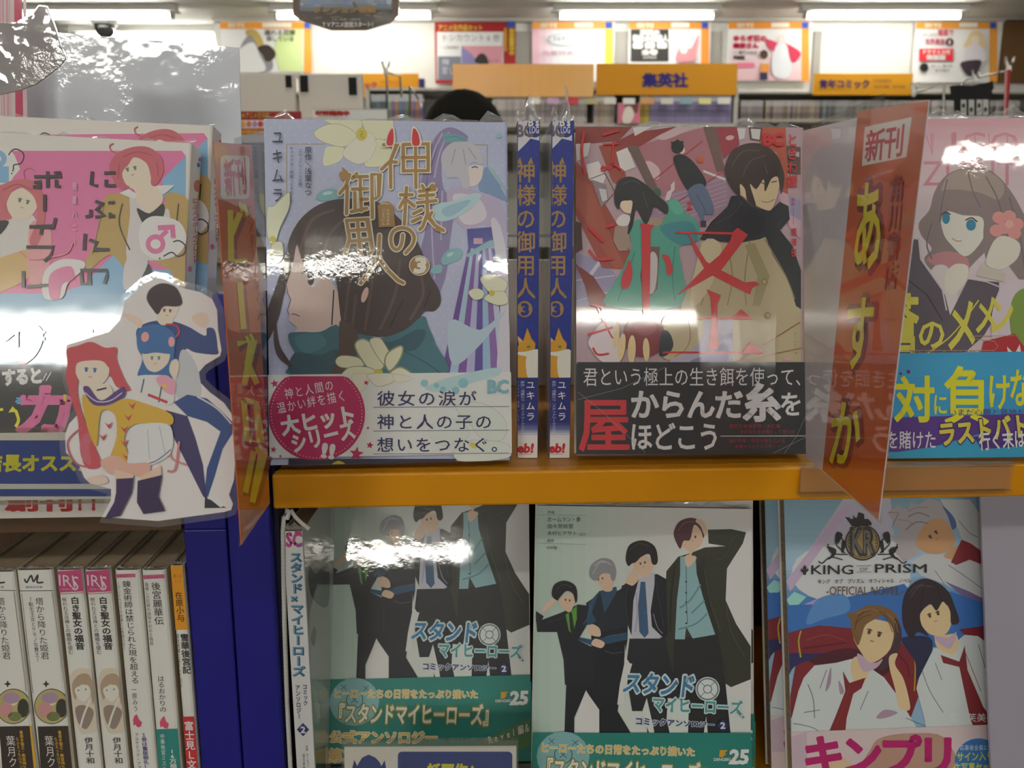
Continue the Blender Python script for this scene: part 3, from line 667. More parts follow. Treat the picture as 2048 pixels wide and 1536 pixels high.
# ------------------------------------------------------------------ near shelving
ZS = 1.2205; ZT = ZS - .0033; SH = R(2.9)
yellow = mat('shelf_yellow', 'e39a10', rough=.32, spec=.5, tex=('d9920c', 6, (1, 1, 1)))
navy = mat('post_navy', '1b1a86', rough=.45, tex=('191880', 5, (1, 1, 1)))
wood = mat('wood_dark', '6a4e34', rough=.6, tex=('4c3626', 9, (12, 1, 1)))
grey = mat('shelf_side_grey', '77777a', rough=.5)
e0 = at(545, 950, Z=ZT); MS = Matrix.Translation((e0.x, e0.y, 0)) @ Matrix.Rotation(SH, 4, 'Z')   # shelf frame: x along the front edge, y back
def unit():
    root = empty('bookshelf', MS, 'bookshelf with a yellow-edged upper shelf board and navy blue end post', 'bookshelf')
    m = MB(); m.box(-.0005, 1.05, 0, .0095 + .0, ZT - .0188, ZT); m.build('edge_strip', yellow, root, bevel=.0012)
    m = MB(); m.box(.001, 1.05, .0097, .26, ZT - .018, ZT - .0002); m.build('shelf_board', mat('board_top', 'b57a16', rough=.4), root)
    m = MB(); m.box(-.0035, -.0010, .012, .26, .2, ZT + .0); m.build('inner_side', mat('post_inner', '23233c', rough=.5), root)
    m = MB(); m.box(-.0262, -.0037, .004, .26, .0, 1.312); m.build('end_post', navy, root, bevel=.0008)
    m = MB(); m.box(-.0009, 1.05, .0, .26, .98, .9994); m.build('shelf_board', yellow, root)
    m = MB(); m.box(-.0009, 1.05, .245, .26, .2, ZT - .019); m.build('back_panel', mat('back_dark', '4a4038', rough=.7), root)
    m = MB(); m.box(.0, 1.05, .235, .247, ZT + .0005, ZT + .1); m.build('rear_lip', mat('lip_white', 'c9c6be', rough=.5), root)
    m = MB(); m.box(1.05, 1.07, .004, .26, 0, 1.3); m.build('end_post', navy, root)
unit()
def unit2():
    root = empty('bookshelf', MS, 'left bookshelf with a dark wood interior and its own navy blue end post', 'bookshelf')
    m = MB(); m.box(-.0495, -.0270, .004, .26, .0, ZT - .031); m.box(-.0495, -.0270, .004, .0165, ZT - .031, 1.306); m.build('end_post', navy, root, bevel=.0008)
    m = MB(); m.box(-.55, -.0498, .002, .26, ZT - .030, ZT - .0125); m.build('shelf_board', mat('board_brown', '5a422c', rough=.5), root)
    m = MB(); m.box(-.55, -.0498, .2, .26, 1.0145, ZT - .027); m.build('back_panel', wood, root)
    m = MB(); m.box(-.55, -.0498, .0, .26, .98, 1.014); m.build('shelf_board', wood, root)
unit2()

# ------------------------------------------------------------------ hanging and laminated signs at the top
def cut_sheet(name, px, D, th, m, label, cat, draw=None, yaw=0, tilt=0, base='e6e4e2', eps=2e-5, sm=0, edge=None, gain=1.1, ref=None):
    """sheet cut to an outline; px outline read off the photo, placed on its own plane"""
    P = [float(q) for q in px.split()]; P = list(zip(P[::2], P[1::2]))
    cx = sum(p[0] for p in P) / len(P); cy = max(p[1] for p in P)
    c = at(*(ref or (cx, cy)), D=D); M = pose(c.x, c.y, c.z, yaw, tilt)
    A = Art(M, eps=eps, gain=gain)
    if sm: P = spline(P, 4)
    L = [A.loc(*p) for p in P]; n = len(L); t = [list(q) for q in geometry.tessellate_polygon([[Vector((a, b, 0)) for a, b in L]])]
    t = [q if ((L[q[1]][0] - L[q[0]][0]) * (L[q[2]][1] - L[q[0]][1]) - (L[q[2]][0] - L[q[0]][0]) * (L[q[1]][1] - L[q[0]][1])) > 0 else q[::-1] for q in t]
    mb = MB(); mb.add([(a, 0, b) for a, b in L] + [(a, th, b) for a, b in L], t + [[n + i for i in q[::-1]] for q in t] + [[i, (i + 1) % n, n + (i + 1) % n, n + i] for i in range(n)], shade(base, gain))
    if draw: draw(A)
    iv = M.inverted(); A.mb.v = [tuple(iv @ Vector(q)) for q in A.mb.v]; A.merge(mb)
    if edge:
        root = empty(name, M, label, cat); mb.build('printed_card', m, root)
        zs = [b for a, b in L]; mx = sum(a for a, b in L) / n; mz = (min(zs) + max(zs)) / 2; E = []
        for i in range(n):
            (a0, b0), (a1, b1) = L[i - 1], L[(i + 1) % n]; dx, dz = a1 - a0, b1 - b0; q = math.hypot(dx, dz) or 1
            sg = 1 if sum(L[k][0] * L[(k + 1) % n][1] - L[(k + 1) % n][0] * L[k][1] for k in range(n)) > 0 else -1
            E.append((L[i][0] + dz / q * edge * sg, L[i][1] - dx / q * edge * sg))
        m2 = MB(); m2.add([(a, th * .5, b) for a, b in L] + [(a, th * .5, b) for a, b in E], [[i, (i + 1) % n, n + (i + 1) % n, n + i] for i in range(n)], (.9, .9, .9)); m2.build('laminate_edge', LAMEDGE, root)
        return root
    o = mb.build(name, m, M=M); return tag(o, label, cat)
def hang(A):
    A.g = 1.0
    A.p('6a4a34', '594 -60 789 -60 789 24 776 45 734 56 660 56 602 36 594 24'); A.grad(['b8c4d4', '8aa4c8', '9cacc4', '4a4640'], 600, -58, 784, 30, 12)
    r_ = random.Random(9)
    for k in range(60): A.e(r_.choice(['7f9fd0', 'cdd6e4', '5a86c4', 'a8b4c8', '6d6a72']), r_.uniform(602, 782), r_.uniform(-50, 14), r_.uniform(3, 11), r_.uniform(2, 6), r_.uniform(0, 90), n=9)
    A.p('3a2e26', '596 22 640 24 700 20 788 20 776 44 734 55 660 55 602 36'); 
    for k in range(16): A.e(r_.choice(['6a5844', '544030', '7a6850']), r_.uniform(606, 776), r_.uniform(24, 38), r_.uniform(4, 12), 2, r_.uniform(-10, 10), n=8)
    A.t('ダンジョン物語', '628 12 752 26', 'b08a44', b=.05); A.t('2018年10月より', '664 37 722 42', 'cfc8c0', b=.02); A.t('TVアニメ放送スタート！', '644 44 752 55', 'e4dfda', b=.05)
h = cut_sheet('hanging_sign', '585 -70 798 -70 798 30 780 46 732 60 662 60 600 40 586 30', 1.1, .003, LAM, 'eight-sided brown-edged sign hanging from the ceiling, blue and white art', 'sign', hang, base='5a3c28', gain=1.0)
q = at(692, -70, D=1.1); m = MB(); [m.tube([q + Vector((sx, .004, -.002)), q + Vector((sx * .8, .004, CEIL - q.z))], .0006, n=5) for sx in (-.05, .05)]; tag(m.build('hanging_thread', clipm), 'two thin threads holding the eight-sided sign', 'thread')
def blank(A): pass
cut_sheet('blank_placard', '55 60 478 95 483 300 55 300', .62, .0012, mat('panel_lam', vcol=True, rough=.5, coat=1, coat_r=.05, bump=.0004, bscale=55, sx=3), 'large blank bluish-white laminated panel standing behind the pink covers', 'panel', None, base='d6dbe6', ref=(270, 300), gain=1.1)
def stripes(A):
    for x, w, c in ((-20, 12, 'e39ab0'), (0, 3, 'eab4c0'), (5, 3, 'd9a0b4'), (12, 5, 'e0a8ba'), (19, 2, 'e7bcc8'), (29, 15, 'd0486c'), (47, 6, 'eecad0')): A.p(c, [(x - 1, -40), (x + w - 1, -40), (x + w + 3, 300), (x + 3, 300)])
cut_sheet('striped_card', '-60 -40 39 -40 45 70 55 300 -60 300', .60, .0012, LAM, 'pink and white striped laminated card at the left edge', 'card', stripes, base='ecd8d8', ref=(20, 300))
cut_sheet('round_card', '-90 20 -20 44 30 48 66 28 78 12 92 14 101 36 110 60 119 90 131 118 118 133 96 150 72 168 38 181 0 189 -60 180', .5, .0012, mat('card_grey_lam', vcol=True, rough=.5, coat=1, coat_r=.04, bump=.0012, bscale=60, sx=3), 'grey rounded laminated card seen from its back at top left', 'card', None, base='9b9598', sm=0, ref=(30, 180), edge=.001, gain=1)

# ------------------------------------------------------------------ projecting divider cards
def divider(name, back, front, x_off, label, draw, base, q_top, q_bot):
    """sheet standing at right angles to the shelf, from the book line out towards the viewer"""
    b0 = at(*back[0], D=back[1]); f0 = at(*front[0], D=front[1]); d = f0 - b0; d.z = 0; L = d.length; d.normalize()
    return b0, d, L
def card(label, name, B_, F_, draw, base, art_poly, th=.0004, wm=LAM, face=1):
    """B_, F_: ((px,py top),(px,py bottom), axis depth) of rear and front edges"""
    bt, bb = at(*B_[0], D=B_[2]), at(*B_[1], D=B_[2]); ft, fb = at(*F_[0], D=F_[2]), at(*F_[1], D=F_[2])
    o = bb; ux = (fb - bb); ux.z = 0; ux.normalize(); ux = ux * face          # local x
    up = Vector((0, 0, 1)); ny = up.cross(ux)        # local y (away)
    M = Matrix.Translation(o) @ Matrix(((ux.x, ny.x, 0, 0), (ux.y, ny.y, 0, 0), (0, 0, 1, 0), (0, 0, 0, 1)))
    root = empty(name, M, label, 'divider'); iv = M.inverted()
    Q = [iv @ p for p in (bt, ft, fb, bb)]; Q = [(q.x, q.z) for q in Q]
    A = Art(M, gain=1.1); P = [float(q) for q in art_poly.split()]; P = list(zip(P[::2], P[1::2])); L = [A.loc(*p) for p in P]
    if sum(L[k][0] * L[(k + 1) % len(L)][1] - L[(k + 1) % len(L)][0] * L[k][1] for k in range(len(L))) < 0: L = L[::-1]
    n = len(L); mb = MB(); mb.add([(a, 0, b) for a, b in L] + [(a, th, b) for a, b in L], [list(range(n)), [n + i for i in range(n)][::-1]] + [[i, (i + 1) % n, n + (i + 1) % n, n + i] for i in range(n)], shade(base, 1.1))
    draw(A); A.mb.v = [tuple(iv @ Vector(q)) for q in A.mb.v]; A.merge(mb); mb.build('printed_card', wm, root)
    m = MB(); m.add([(a, .0006 * s, b) for s in (1.2, 1.8) for a, b in Q], [(0, 1, 2, 3), (7, 6, 5, 4)] + [(i, (i + 1) % 4, 4 + (i + 1) % 4, 4 + i) for i in range(4)], (.9, .9, .9)); m.build('clear_sleeve', CLEAR, root)
    return root
def beads(A):
    A.rr('f0d8cc', 441, 311, 499, 398, 8); A.t('新刊', '', 'c02a4c', b=.025, fl=1.02, quad='446 318 491 312 495 388 451 396')
    DK, YL = '8a2a18', 'ded02a'
    for cc, ww, dx, dy in ((DK, 18, 4, 8), (YL, 12, 0, 0)):
        A.k += 1
        for s_ in ('460 420 462 520 494 523', '480 425 462 470', '479 565 487 658', '474 688 505 682 488 770', '492 720 514 768', '487 800 494 880 520 884 512 806 487 800', '507 902 490 985', '514 905 526 905 504 1005'): A.l(cc, ww, [(float(a) + dx, float(b) + dy) for a, b in zip(s_.split()[::2], s_.split()[1::2])], up=0)
        for s_ in ('488 408 494 432', '479 403 484 424', '492 672 500 690', '500 668 508 684', '512 894 516 906', '518 892 522 902'): A.l(cc, ww * .6, s_, up=0)
    A.t('エンターブレイン', '', '8a2a18', v=1, quad='492 410 502 405 524 640 514 645')
card('narrow orange new-release divider with yellow angular lettering, left of the lavender cover', 'divider_card', ((527, 262), (541, 1004), .425), ((424, 276), (483, 1094), .365), beads, 'c4622c', '428 284 503 290 540 1006 483 1090', face=-1)
def asuka(A):
    A.p('c2571a', '1716 222 1858 200 1757 1040 1645 940'); A.p('efe2dc', '1730 254 1824 234 1813 314 1724 332')
    A.t('新刊', '', 'b8233c', b=.02, fl=1.05, quad='1733 262 1812 246 1806 312 1729 326')
    for cc, bw, d in (('86221c', .085, 3), ('dfd222', .022, 0)):
        A.t('あ', '', cc, b=bw, quad=f'{1708+d} 350 {1772+d} 342 {1766+d} 552 {1700+d} 556', fl=.95)
        A.t('す', '', cc, b=bw, quad=f'{1692+d} 582 {1758+d} 578 {1744+d} 748 {1682+d} 752', fl=.95)
        A.t('か', '', cc, b=bw, quad=f'{1662+d} 790 {1734+d} 790 {1716+d} 944 {1652+d} 940', fl=.95)
    A.t('角川書店', '', '9c3526', v=1, b=.02, quad='1784 348 1812 345 1794 580 1768 582')
card('wide white and orange new-release divider with three yellow kana, right of the black-banded cover', 'divider_card', ((1604, 250), (1612, 917), .45), ((1862, 186), (1757, 1047), .347), asuka, 'd6d2da', '1604 262 1858 200 1757 1040 1612 915', face=1)

# clear label holder on the shelf edge at the right
def holder():
    a = MS.inverted() @ at(1648, 985, Z=ZS - .006); root = empty('label_holder', MS @ Matrix.Translation((a.x, 0, ZT)), 'empty clear plastic label holder on the yellow shelf edge at right', 'label holder')
    m = MB(); m.box(0, .118, -.0042, -.0034, -.0135, .0015); m.build('front_plate', CLEAR, root)
    m = MB(); m.box(0, .118, -.0062, -.0002, .0005, .0022); m.build('top_lip', CLEAR, root); m = MB(); m.box(0, .118, -.0062, -.0002, -.015, -.0135); m.build('bottom_lip', CLEAR, root)
    m = MB(); m.box(.001, .117, -.003, -.0012, -.013, -.0005, shade('d09048')); m.build('insert', FAR, root)
holder()

# ------------------------------------------------------------------ the lavender book
W, HB = .128, .182
GOLD, CREAM = 'a3814f', 'e8dfcd'
LOGO = ['950 272 1052 272 1003 395 935 460', '1012 402 1050 405', '1003 400 1005 600', '1100 270 1290 265 1292 470 1102 472 1100 270', '1100 370 1290 368', '1195 262 1198 600',
        '690 500 660 590 615 645', '672 590 666 800', '745 492 712 532', '720 518 826 515', '772 520 772 608', '712 612 826 608', '772 612 780 776', '780 690 826 688', '730 640 732 770', '704 784 822 758', '860 500 918 498 914 665 888 684', '860 500 865 830',
        '1080 655 1170 655', '1125 600 1110 880', '1120 670 1072 755', '1135 700 1185 742', '1225 628 1345 614', '1246 585 1262 612', '1325 580 1302 606', '1225 664 1335 655', '1208 716 1352 700', '1282 616 1286 800 1250 900 1228 920', '1180 800 1240 770', '1235 830 1170 860', '1318 790 1296 830 1345 890 1410 930',
        '668 858 690 990 650 1130', '664 852 826 842 866 1080 842 1106', '690 930 838 918', '690 1012 850 996', '750 848 772 1104', '~1098 962 1085 1040 1052 1075 1016 1050 1006 985 1030 930 1090 908 1150 925 1184 975 1170 1040 1120 1100', '920 965 912 1130 850 1240 775 1332', '914 1140 980 1230 1060 1310 1100 1330']
def flower(A, P, c='e2e6c6', ln='8f957a'):
    for q in P: A.p(c, q, 1); v = [float(a) for a in q.split()]; v = list(zip(v[::2], v[1::2])); A.l(ln, 3, spline(v, 4) + [v[0]], up=0)
def kami(A, B):
    A.view(520, 220, 3.8404); A.g = 1.15
    A.k += 1
    for i in range(36):
        for j in range(26):
            A.e('c6cdea', 40 + j * 76 + (i % 2) * 38, 80 + i * 58, 8, n=6, up=0)
    for s_ in ('205 262 500 262', '1300 268 1745 268', '1745 268 1745 430', '205 262 205 640'): A.l('a99f98', 9, s_, up=0)
    flower(A, ['480 70 760 70 775 150 730 190 660 150', '790 60 1005 65 1005 170 930 235 840 200', '860 240 960 235 1010 320 960 420 850 440 800 410', '500 300 545 278 640 290 640 350 600 400 488 426', '415 172 500 118 600 108 700 150 745 200 735 240 640 284 540 265 450 226'])
    flower(A, ['640 320 690 255 790 182 860 180 890 240 885 300 840 380 760 415 690 390 640 350'], 'e8ead2'); A.e('cfc25a', 780, 188, 44, 50); A.k += 1
    for a in range(14): A.e('a89838', 780 + 24 * cos(a * 2.4) * (a % 4) / 3, 188 + 28 * sin(a * 2.4) * (a % 4) / 3, 5, n=6, up=0)
    # generic ponytailed figure
    A.p('8e84b0', '1430 138 1520 150 1600 215 1500 270 1400 400 1410 600 1490 720 1460 1000 1420 1300 1300 1536 1230 1300 1230 1100 1270 900 1200 860 1220 640 1270 420 1340 220', 1)
    for s_ in ('1400 180 1330 340 1290 520', '1450 170 1380 330 1340 520', '1340 560 1320 900 1340 1300', '1400 620 1390 1000'): A.l('b9b2d4', 12, s_, 1)
    for s_ in ('1370 260 1300 480 1260 640', '1460 300 1400 420'): A.l('6c6494', 7, s_, 1)
    A.p('bdb2d2', '1450 600 1560 590 1700 640 1850 700 1895 900 1890 1060 1830 960 1720 880 1600 925 1500 850 1440 720', 1); A.p('d9d5e8', '1480 660 1600 650 1700 700 1740 820 1640 880 1540 850', 1)
    A.p('7f9bc4', '1700 500 1745 435 1830 520 1850 600 1900 700 1770 650 1680 610', 1); A.p('9cc0c8', '1745 435 1800 470 1895 620 1830 560', 1)
    A.p('e7d6d4', '1590 440 1690 425 1712 450 1704 520 1680 560 1630 590 1560 560', 1); A.p('c3c4d0', '1400 330 1480 250 1600 245 1690 310 1712 400 1690 425 1640 400 1600 440 1610 580 1560 600 1520 520 1440 520 1396 430', 1)
    for s_ in ('1560 300 1580 420', '1600 290 1660 380', '1500 300 1470 420'): A.l('9c9cb4', 7, s_, 1)
    A.l('3c3844', 8, '1625 445 1650 436 1672 444'); A.p('74a4b2', '1405 190 1460 180 1550 200 1595 240 1500 245 1430 250', 1); A.l('4c7c90', 4, '1420 215 1500 205 1580 235', 1)
    A.p('b6d6e0', '1340 730 1480 700 1640 640 1700 665 1600 770 1450 850 1340 840', 1, 1); A.p('9ac0d4', '1400 760 1560 700 1620 700 1520 790 1430 820', 1)
    A.p('4c4d9a', '1590 915 1780 900 1795 1040 1600 1075'); A.r('c9a8bc', 1640, 985, 1710, 1030)
    A.view(0, 0, 1); A.k += 1
    n = 9; c9 = ['6b4a98', 'a6c4de', '7a56a2', 'b4b6dc', '5c4f9e', '9cbedc', '8a68ae', 'c2cbe6', '5a58a0']
    for i in range(n):
        a, b = i / n, (i + 1) / n; A.p(c9[i], [(936 + 52 * a, 497), (936 + 52 * b, 497), (862 + 150 * b + 20, 750), (862 + 150 * a + 20, 750)], up=0)
    A.p('d4d3e6', '982 440 1000 452 1014 520 1018 640 1022 750 994 750 1000 620 992 520', 1); A.p('b9cfe4', '900 640 960 660 1012 620 960 690 905 730', 1)
    A.view(520, 220, 3.8404)
    for s_ in ('430 660 480 620 560 605 610 640 590 690 500 700 440 690', '1310 1230 1360 1190 1400 1200 1390 1250 1330 1260', '1390 1150 1440 1080 1520 1060 1556 1090 1540 1140 1460 1180 1410 1190', '1590 1110 1680 1050 1780 1000 1790 1040 1700 1080 1610 1130'): A.p('86b8c4', s_, 1); 
    A.e('b4dcdc', 520, 640, 40, 14, -10); A.e('b4dcdc', 1460, 1110, 30, 14, -30); A.e('8cc0c4', 1835, 200, 20)
    A.p('6b9fb4', '640 640 720 620 750 640 700 660 660 665', 1)
    # generic large profile
    A.view(0, 0, 1)
    A.p('e6cdc8', '594 492 606 524 628 545 660 560 690 620 690 700 600 672 590 664 594 655 583 645 578 640 580 630 576 620 582 600 577 590 572 566', 1)
    A.p('453839', '690 398 735 398 768 412 806 445 838 490 858 545 878 580 881 606 868 622 848 624 832 650 800 668 760 674 700 664 684 650 672 560 654 552 624 540 604 520 594 488 586 530 570 580 556 640 530 690 530 640 546 590 566 530 580 476 600 440 630 414 660 402', 1)
    for s_ in ('600 500 625 440 670 420', '640 545 660 470 700 430', '675 550 690 500 730 450', '690 640 700 560 720 500', '760 660 790 590 800 520', '820 640 846 590 840 540', '730 660 745 560', '705 655 712 590'): A.l('5d4b48', 6, s_, 1)
    for s_ in ('655 550 668 490 690 450', '780 655 806 600', '848 615 862 580', '615 520 640 460', '664 650 668 580'): A.l('2c2224', 2.5, s_, 1)
    A.p('f2ecec', '612 545 630 542 643 552 640 562 626 574 614 560', 1); A.e('55485c', 622, 556, 7, 15); A.l('2a2026', 5, '604 546 618 538 634 542 644 552', 1); A.l('a0686c', 2, '584 628 592 629 600 633'); A.l('8c6a6c', 1.4, '572 566 577 590 582 600 576 620 580 630', 1)
    A.p('3e6c7c', '578 668 600 664 640 664 680 654 690 750 580 750 580 730 590 706 582 690', 1); A.p('2f5464', '590 706 640 710 676 700 684 750 584 750', 1); A.p('4b8090', '592 672 640 668 652 690 620 706 600 700', 1)
    A.p('3f7080', '714 668 760 676 810 660 846 632 858 656 872 690 888 750 700 750 712 700', 1); A.p('2f5868', '718 680 780 684 830 660 852 664 830 700 770 700 720 700', 1); A.l('2a4c58', 2, '800 698 850 724 884 748')
    A.p('55443f', '684 640 712 660 718 700 700 726 690 750 664 750 678 700 678 660', 1); A.p('453839', '552 640 560 690 584 730 576 730 556 712 548 680', 1)
    A.e('e2c0bc', 730, 590, 6, 16, 18)
    flower(A, ['672 722 684 712 716 716 728 730 700 735 680 733', '710 690 724 678 740 684 760 700 768 734 744 742 724 720', '740 684 758 676 770 690 778 708 768 728', '770 726 776 706 800 692 806 700 798 722 780 742', '690 742 706 734 740 736 752 750 690 752', '780 745 800 734 820 744 824 752 784 752'])
    A.e('c9bc4c', 757, 744, 9, 6)
    A.view(520, 220, 3.8404)
    flower(A, ['60 760 110 740 190 660 230 640 225 760 160 900 110 1040 60 960', '100 1030 170 1020 180 1130 130 1180 80 1130', '1600 1400 1660 1370 1720 1400 1700 1450 1640 1455', '1690 1300 1760 1260 1850 1290 1900 1340 1850 1420 1760 1400', '1720 1450 1790 1400 1880 1400 1900 1480 1820 1500'], 'dfe2c8'); A.e('cbbd4a', 1780, 1408, 22, 24); A.e('cbbd4a', 100, 1000, 26, 30)
    A.strokes(GOLD, 26, CREAM, 44, LOGO)
    A.k += 1
    for cx, cy, a, b in ((648, 505, 30, 38), (1335, 598, 20, 24), (1376, 920, 34, 18)): A.e(GOLD, cx, cy, a, b, up=0)
    A.p(GOLD, '610 490 635 470 630 442 668 470 685 500 660 545 625 535', 1)
    for s_ in ('965 275 975 190 1020 128 1040 200 1030 275', '1165 275 1160 180 1180 128 1225 180 1238 275'): A.p(CREAM, s_, 1)
    for s_ in ('974 270 985 195 1018 145 1028 205 1020 272', '1173 272 1170 190 1184 145 1216 190 1226 270'): A.p('cb2f3f', s_, 1)
    A.e(CREAM, 1225, 1197, 80, 78, n=28); A.e(GOLD, 1225, 1197, 74, 72, n=28); A.t('3', '1190 1140 1262 1250', 'f0ead8', b=.06, lat=1, skew=12)
    A.p(GOLD, '905 735 950 708 990 708 1026 740 1040 898 915 906'); A.t('かみさまの', '968 760 1000 890', CREAM, v=1); A.t('ごようにん', '932 760 964 890', CREAM, v=1); A.l(CREAM, 6, '930 725 960 720 990 728')
    INK = '2b3048'
    A.t('ユキムラ', '82 140 196 730', INK, v=1, b=.004, fl=.82); A.t('原作／浅葉なつ', '345 285 402 665', INK, v=1, b=.008); A.t('（メディアワークス文庫）', '296 285 328 615', INK, v=1); A.t('キャラクター原案／くろのくろ', '228 285 262 715', INK, v=1)
    # paper band
    B.view(520, 560, 3.938); B.g = 1.15
    B.p('b7d7de', '1300 850 1420 790 1560 750 1860 690 1880 750 1700 800 1600 840 1500 870 1380 880', 1)
    for x, y, r_ in ((1295, 812, 30), (1440, 860, 24), (1540, 870, 30), (1600, 810, 40), (1390, 830, 22)): B.e('8fc2ce', x, y, r_)
    flower(B, ['740 740 850 740 860 800 800 880 750 850 730 790', '850 740 1065 740 1050 800 940 838 880 800', '1060 740 1200 770 1120 805 1060 790'], 'e3e7d2')
    flower(B, ['1540 1000 1700 960 1850 1020 1940 1130 1900 1260 1740 1240 1660 1140', '1330 1180 1420 1110 1560 1100 1650 1200 1560 1280 1400 1290', '1560 1280 1800 1260 1960 1300 1940 1400 1560 1420'], 'd9e2dd', 'b4bdb4'); B.e('d2c66c', 1680, 1300, 36, 20, 20)
    n = 44; P = [(450 + 380 * cos(2 * pi * i / n), 1050 + 372 * sin(2 * pi * i / n)) for i in range(n)]; P = [(x, max(757, min(1412, y))) for x, y in P]; B.p('b3165c', P)
    B.k += 1
    for i in range(84):
        a = 2 * pi * i / 84; x, y = 450 + 356 * cos(a), 1050 + 348 * sin(a)
        if 768 < y < 1404: B.e('f0d0dc', x, y, 4.5, n=6, up=0)
    B.k += 1
    for x, y, r_, t_ in ((120, 815, 34, -10), (838, 808, 22, 8), (852, 1163, 14, 0), (868, 1298, 30, 10), (762, 1365, 58, 8), (112, 1332, 26, 12), (166, 1384, 14, 0)): B.star('b3165c', x, y, r_, t_, up=0)
    B.t('神と人間の', '190 810 590 912', 'f4dfe6', rot=-11, b=.004, fl=.9); B.t('温かい絆を描く', '130 905 690 1010', 'f4dfe6', rot=-11, b=.004, fl=.9)
    B.t('大ヒット', '165 1020 760 1180', 'f6e9ee', rot=-10, b=.045); B.t('シリーズ', '240 1150 760 1310', 'f6e9ee', rot=-14, b=.04); B.t('!!', '498 1290 584 1398', 'f6e9ee', lat=1, b=.05, rot=8)
    B.t('彼女の涙が', '915 862 1712 1000', '28285c', b=.006, fl=.92); B.t('神と人の子の', '915 1046 1835 1182', '28285c', b=.006, fl=.92); B.t('想いをつなぐ。', '915 1226 1960 1362', '28285c', b=.006, fl=.92)
    for y in (1000, 1186, 1366): B.l('4a4e6c', 4, [(895, y), (1960, y - 6)], up=0)
    B.t('BC', '1795 790 1950 888', '86b8c8', lat=1, b=.05)
    A.view(520, 560, 3.938); A.p('27293c', '230 1405 1540 1405 1540 1460 230 1460'); A.p('c4b23c', '560 1460 620 1420 680 1455', 1)
def kamiside(A):
    A.r('27348c', 1018, 150, 1060, 960); A.r('c9a03c', 1018, 660, 1060, 770)
def bandz(h0, h1): return h0, h1
make_book('manga_volume', pose(-.0644, .4448, ZS, 5.36, 9.0, .26), W, HB, .0125, 'b6bddc', kami, 'face-out lavender manga with gold logo, white flowers and white band with magenta circle', spine=1, obi=(.004, .048, 'dde2e6'), side=kamiside, seed=5, tufts=((.08, .03, .005), (.56, .06, .004), (.72, .02, .007), (.93, .05, .006)), material=PR2)

# ------------------------------------------------------------------ spine-out volumes
def spine_book(name, M, t, h, depth, col, draw, label, group=None, board=None, right=None, material=PR, seed=1, tuft=(), cap=None, gain=1.15, top='c8bfae', topfilm=.003):
    """M: bottom centre of the spine face, local x across the spine, y back into the shelf"""
    root = empty(name, M, label, 'book', group); mb = MB(); g = .0005; c = shade(col, gain); bc = shade(board or col, gain); rd = min(.0018, t / 4)
    P = [(-t / 2, depth), (-t / 2, rd), (-t / 2 + rd * .3, rd * .3), (-t / 2 + rd, 0), (t / 2 - rd, 0), (t / 2 - rd * .3, rd * .3), (t / 2, rd), (t / 2, depth)]
    I = [(-t / 2 + g, depth), (-t / 2 + g, rd), (-t / 2 + g, rd), (-t / 2 + rd, g), (t / 2 - rd, g), (t / 2 - g, rd), (t / 2 - g, rd), (t / 2 - g, depth)]
    n = 8; mb.add([(x, y, z) for z in (0, h) for x, y in P] + [(x, y, z) for z in (0, h) for x, y in I], [], None)
    for i in range(n - 1):
        cc = bc if i in (0, n - 2) else c
        for f in ([i, i + 1, n + i + 1, n + i], [2 * n + i + 1, 2 * n + i, 3 * n + i, 3 * n + i + 1], [n + i, n + i + 1, 3 * n + i + 1, 3 * n + i], [i + 1, i, 2 * n + i, 2 * n + i + 1]): mb.f.append(f); mb.c.append(cc)
    mb.f.append([0, n, 3 * n, 2 * n]); mb.c.append(bc); mb.f.append([n - 1, 3 * n - 1, 4 * n - 1, 2 * n - 1]); mb.c.append(bc)
    A = Art(M, clip=(-t / 2 + .0004, t / 2 - .0004, 0, h), gain=gain); draw(A); iv = M.inverted(); A.mb.v = [tuple(iv @ Vector(q)) for q in A.mb.v]; A.merge(mb)
    if right:
        M2 = M @ Matrix.Translation((t / 2, 0, 0)) @ Matrix.Rotation(R(90), 4, 'Z'); SA = Art(M2, clip=(.001, depth, 0, h), gain=gain); right(SA); SA.mb.v = [tuple(iv @ Vector(q)) for q in SA.mb.v]; SA.merge(mb)
    mb.build('cover', material, root)
    pg = MB(); pg.box(-t / 2 + .0007, t / 2 - .0007, .001, depth - .002, .001, h - .0012); pg.build('pages', PAPER, root)
    flap((-t / 2, .002, h), (t / 2, .002, h), (0, -.1, 1), topfilm, seed, n=12, parent=root, tufts=tuft)
    return root
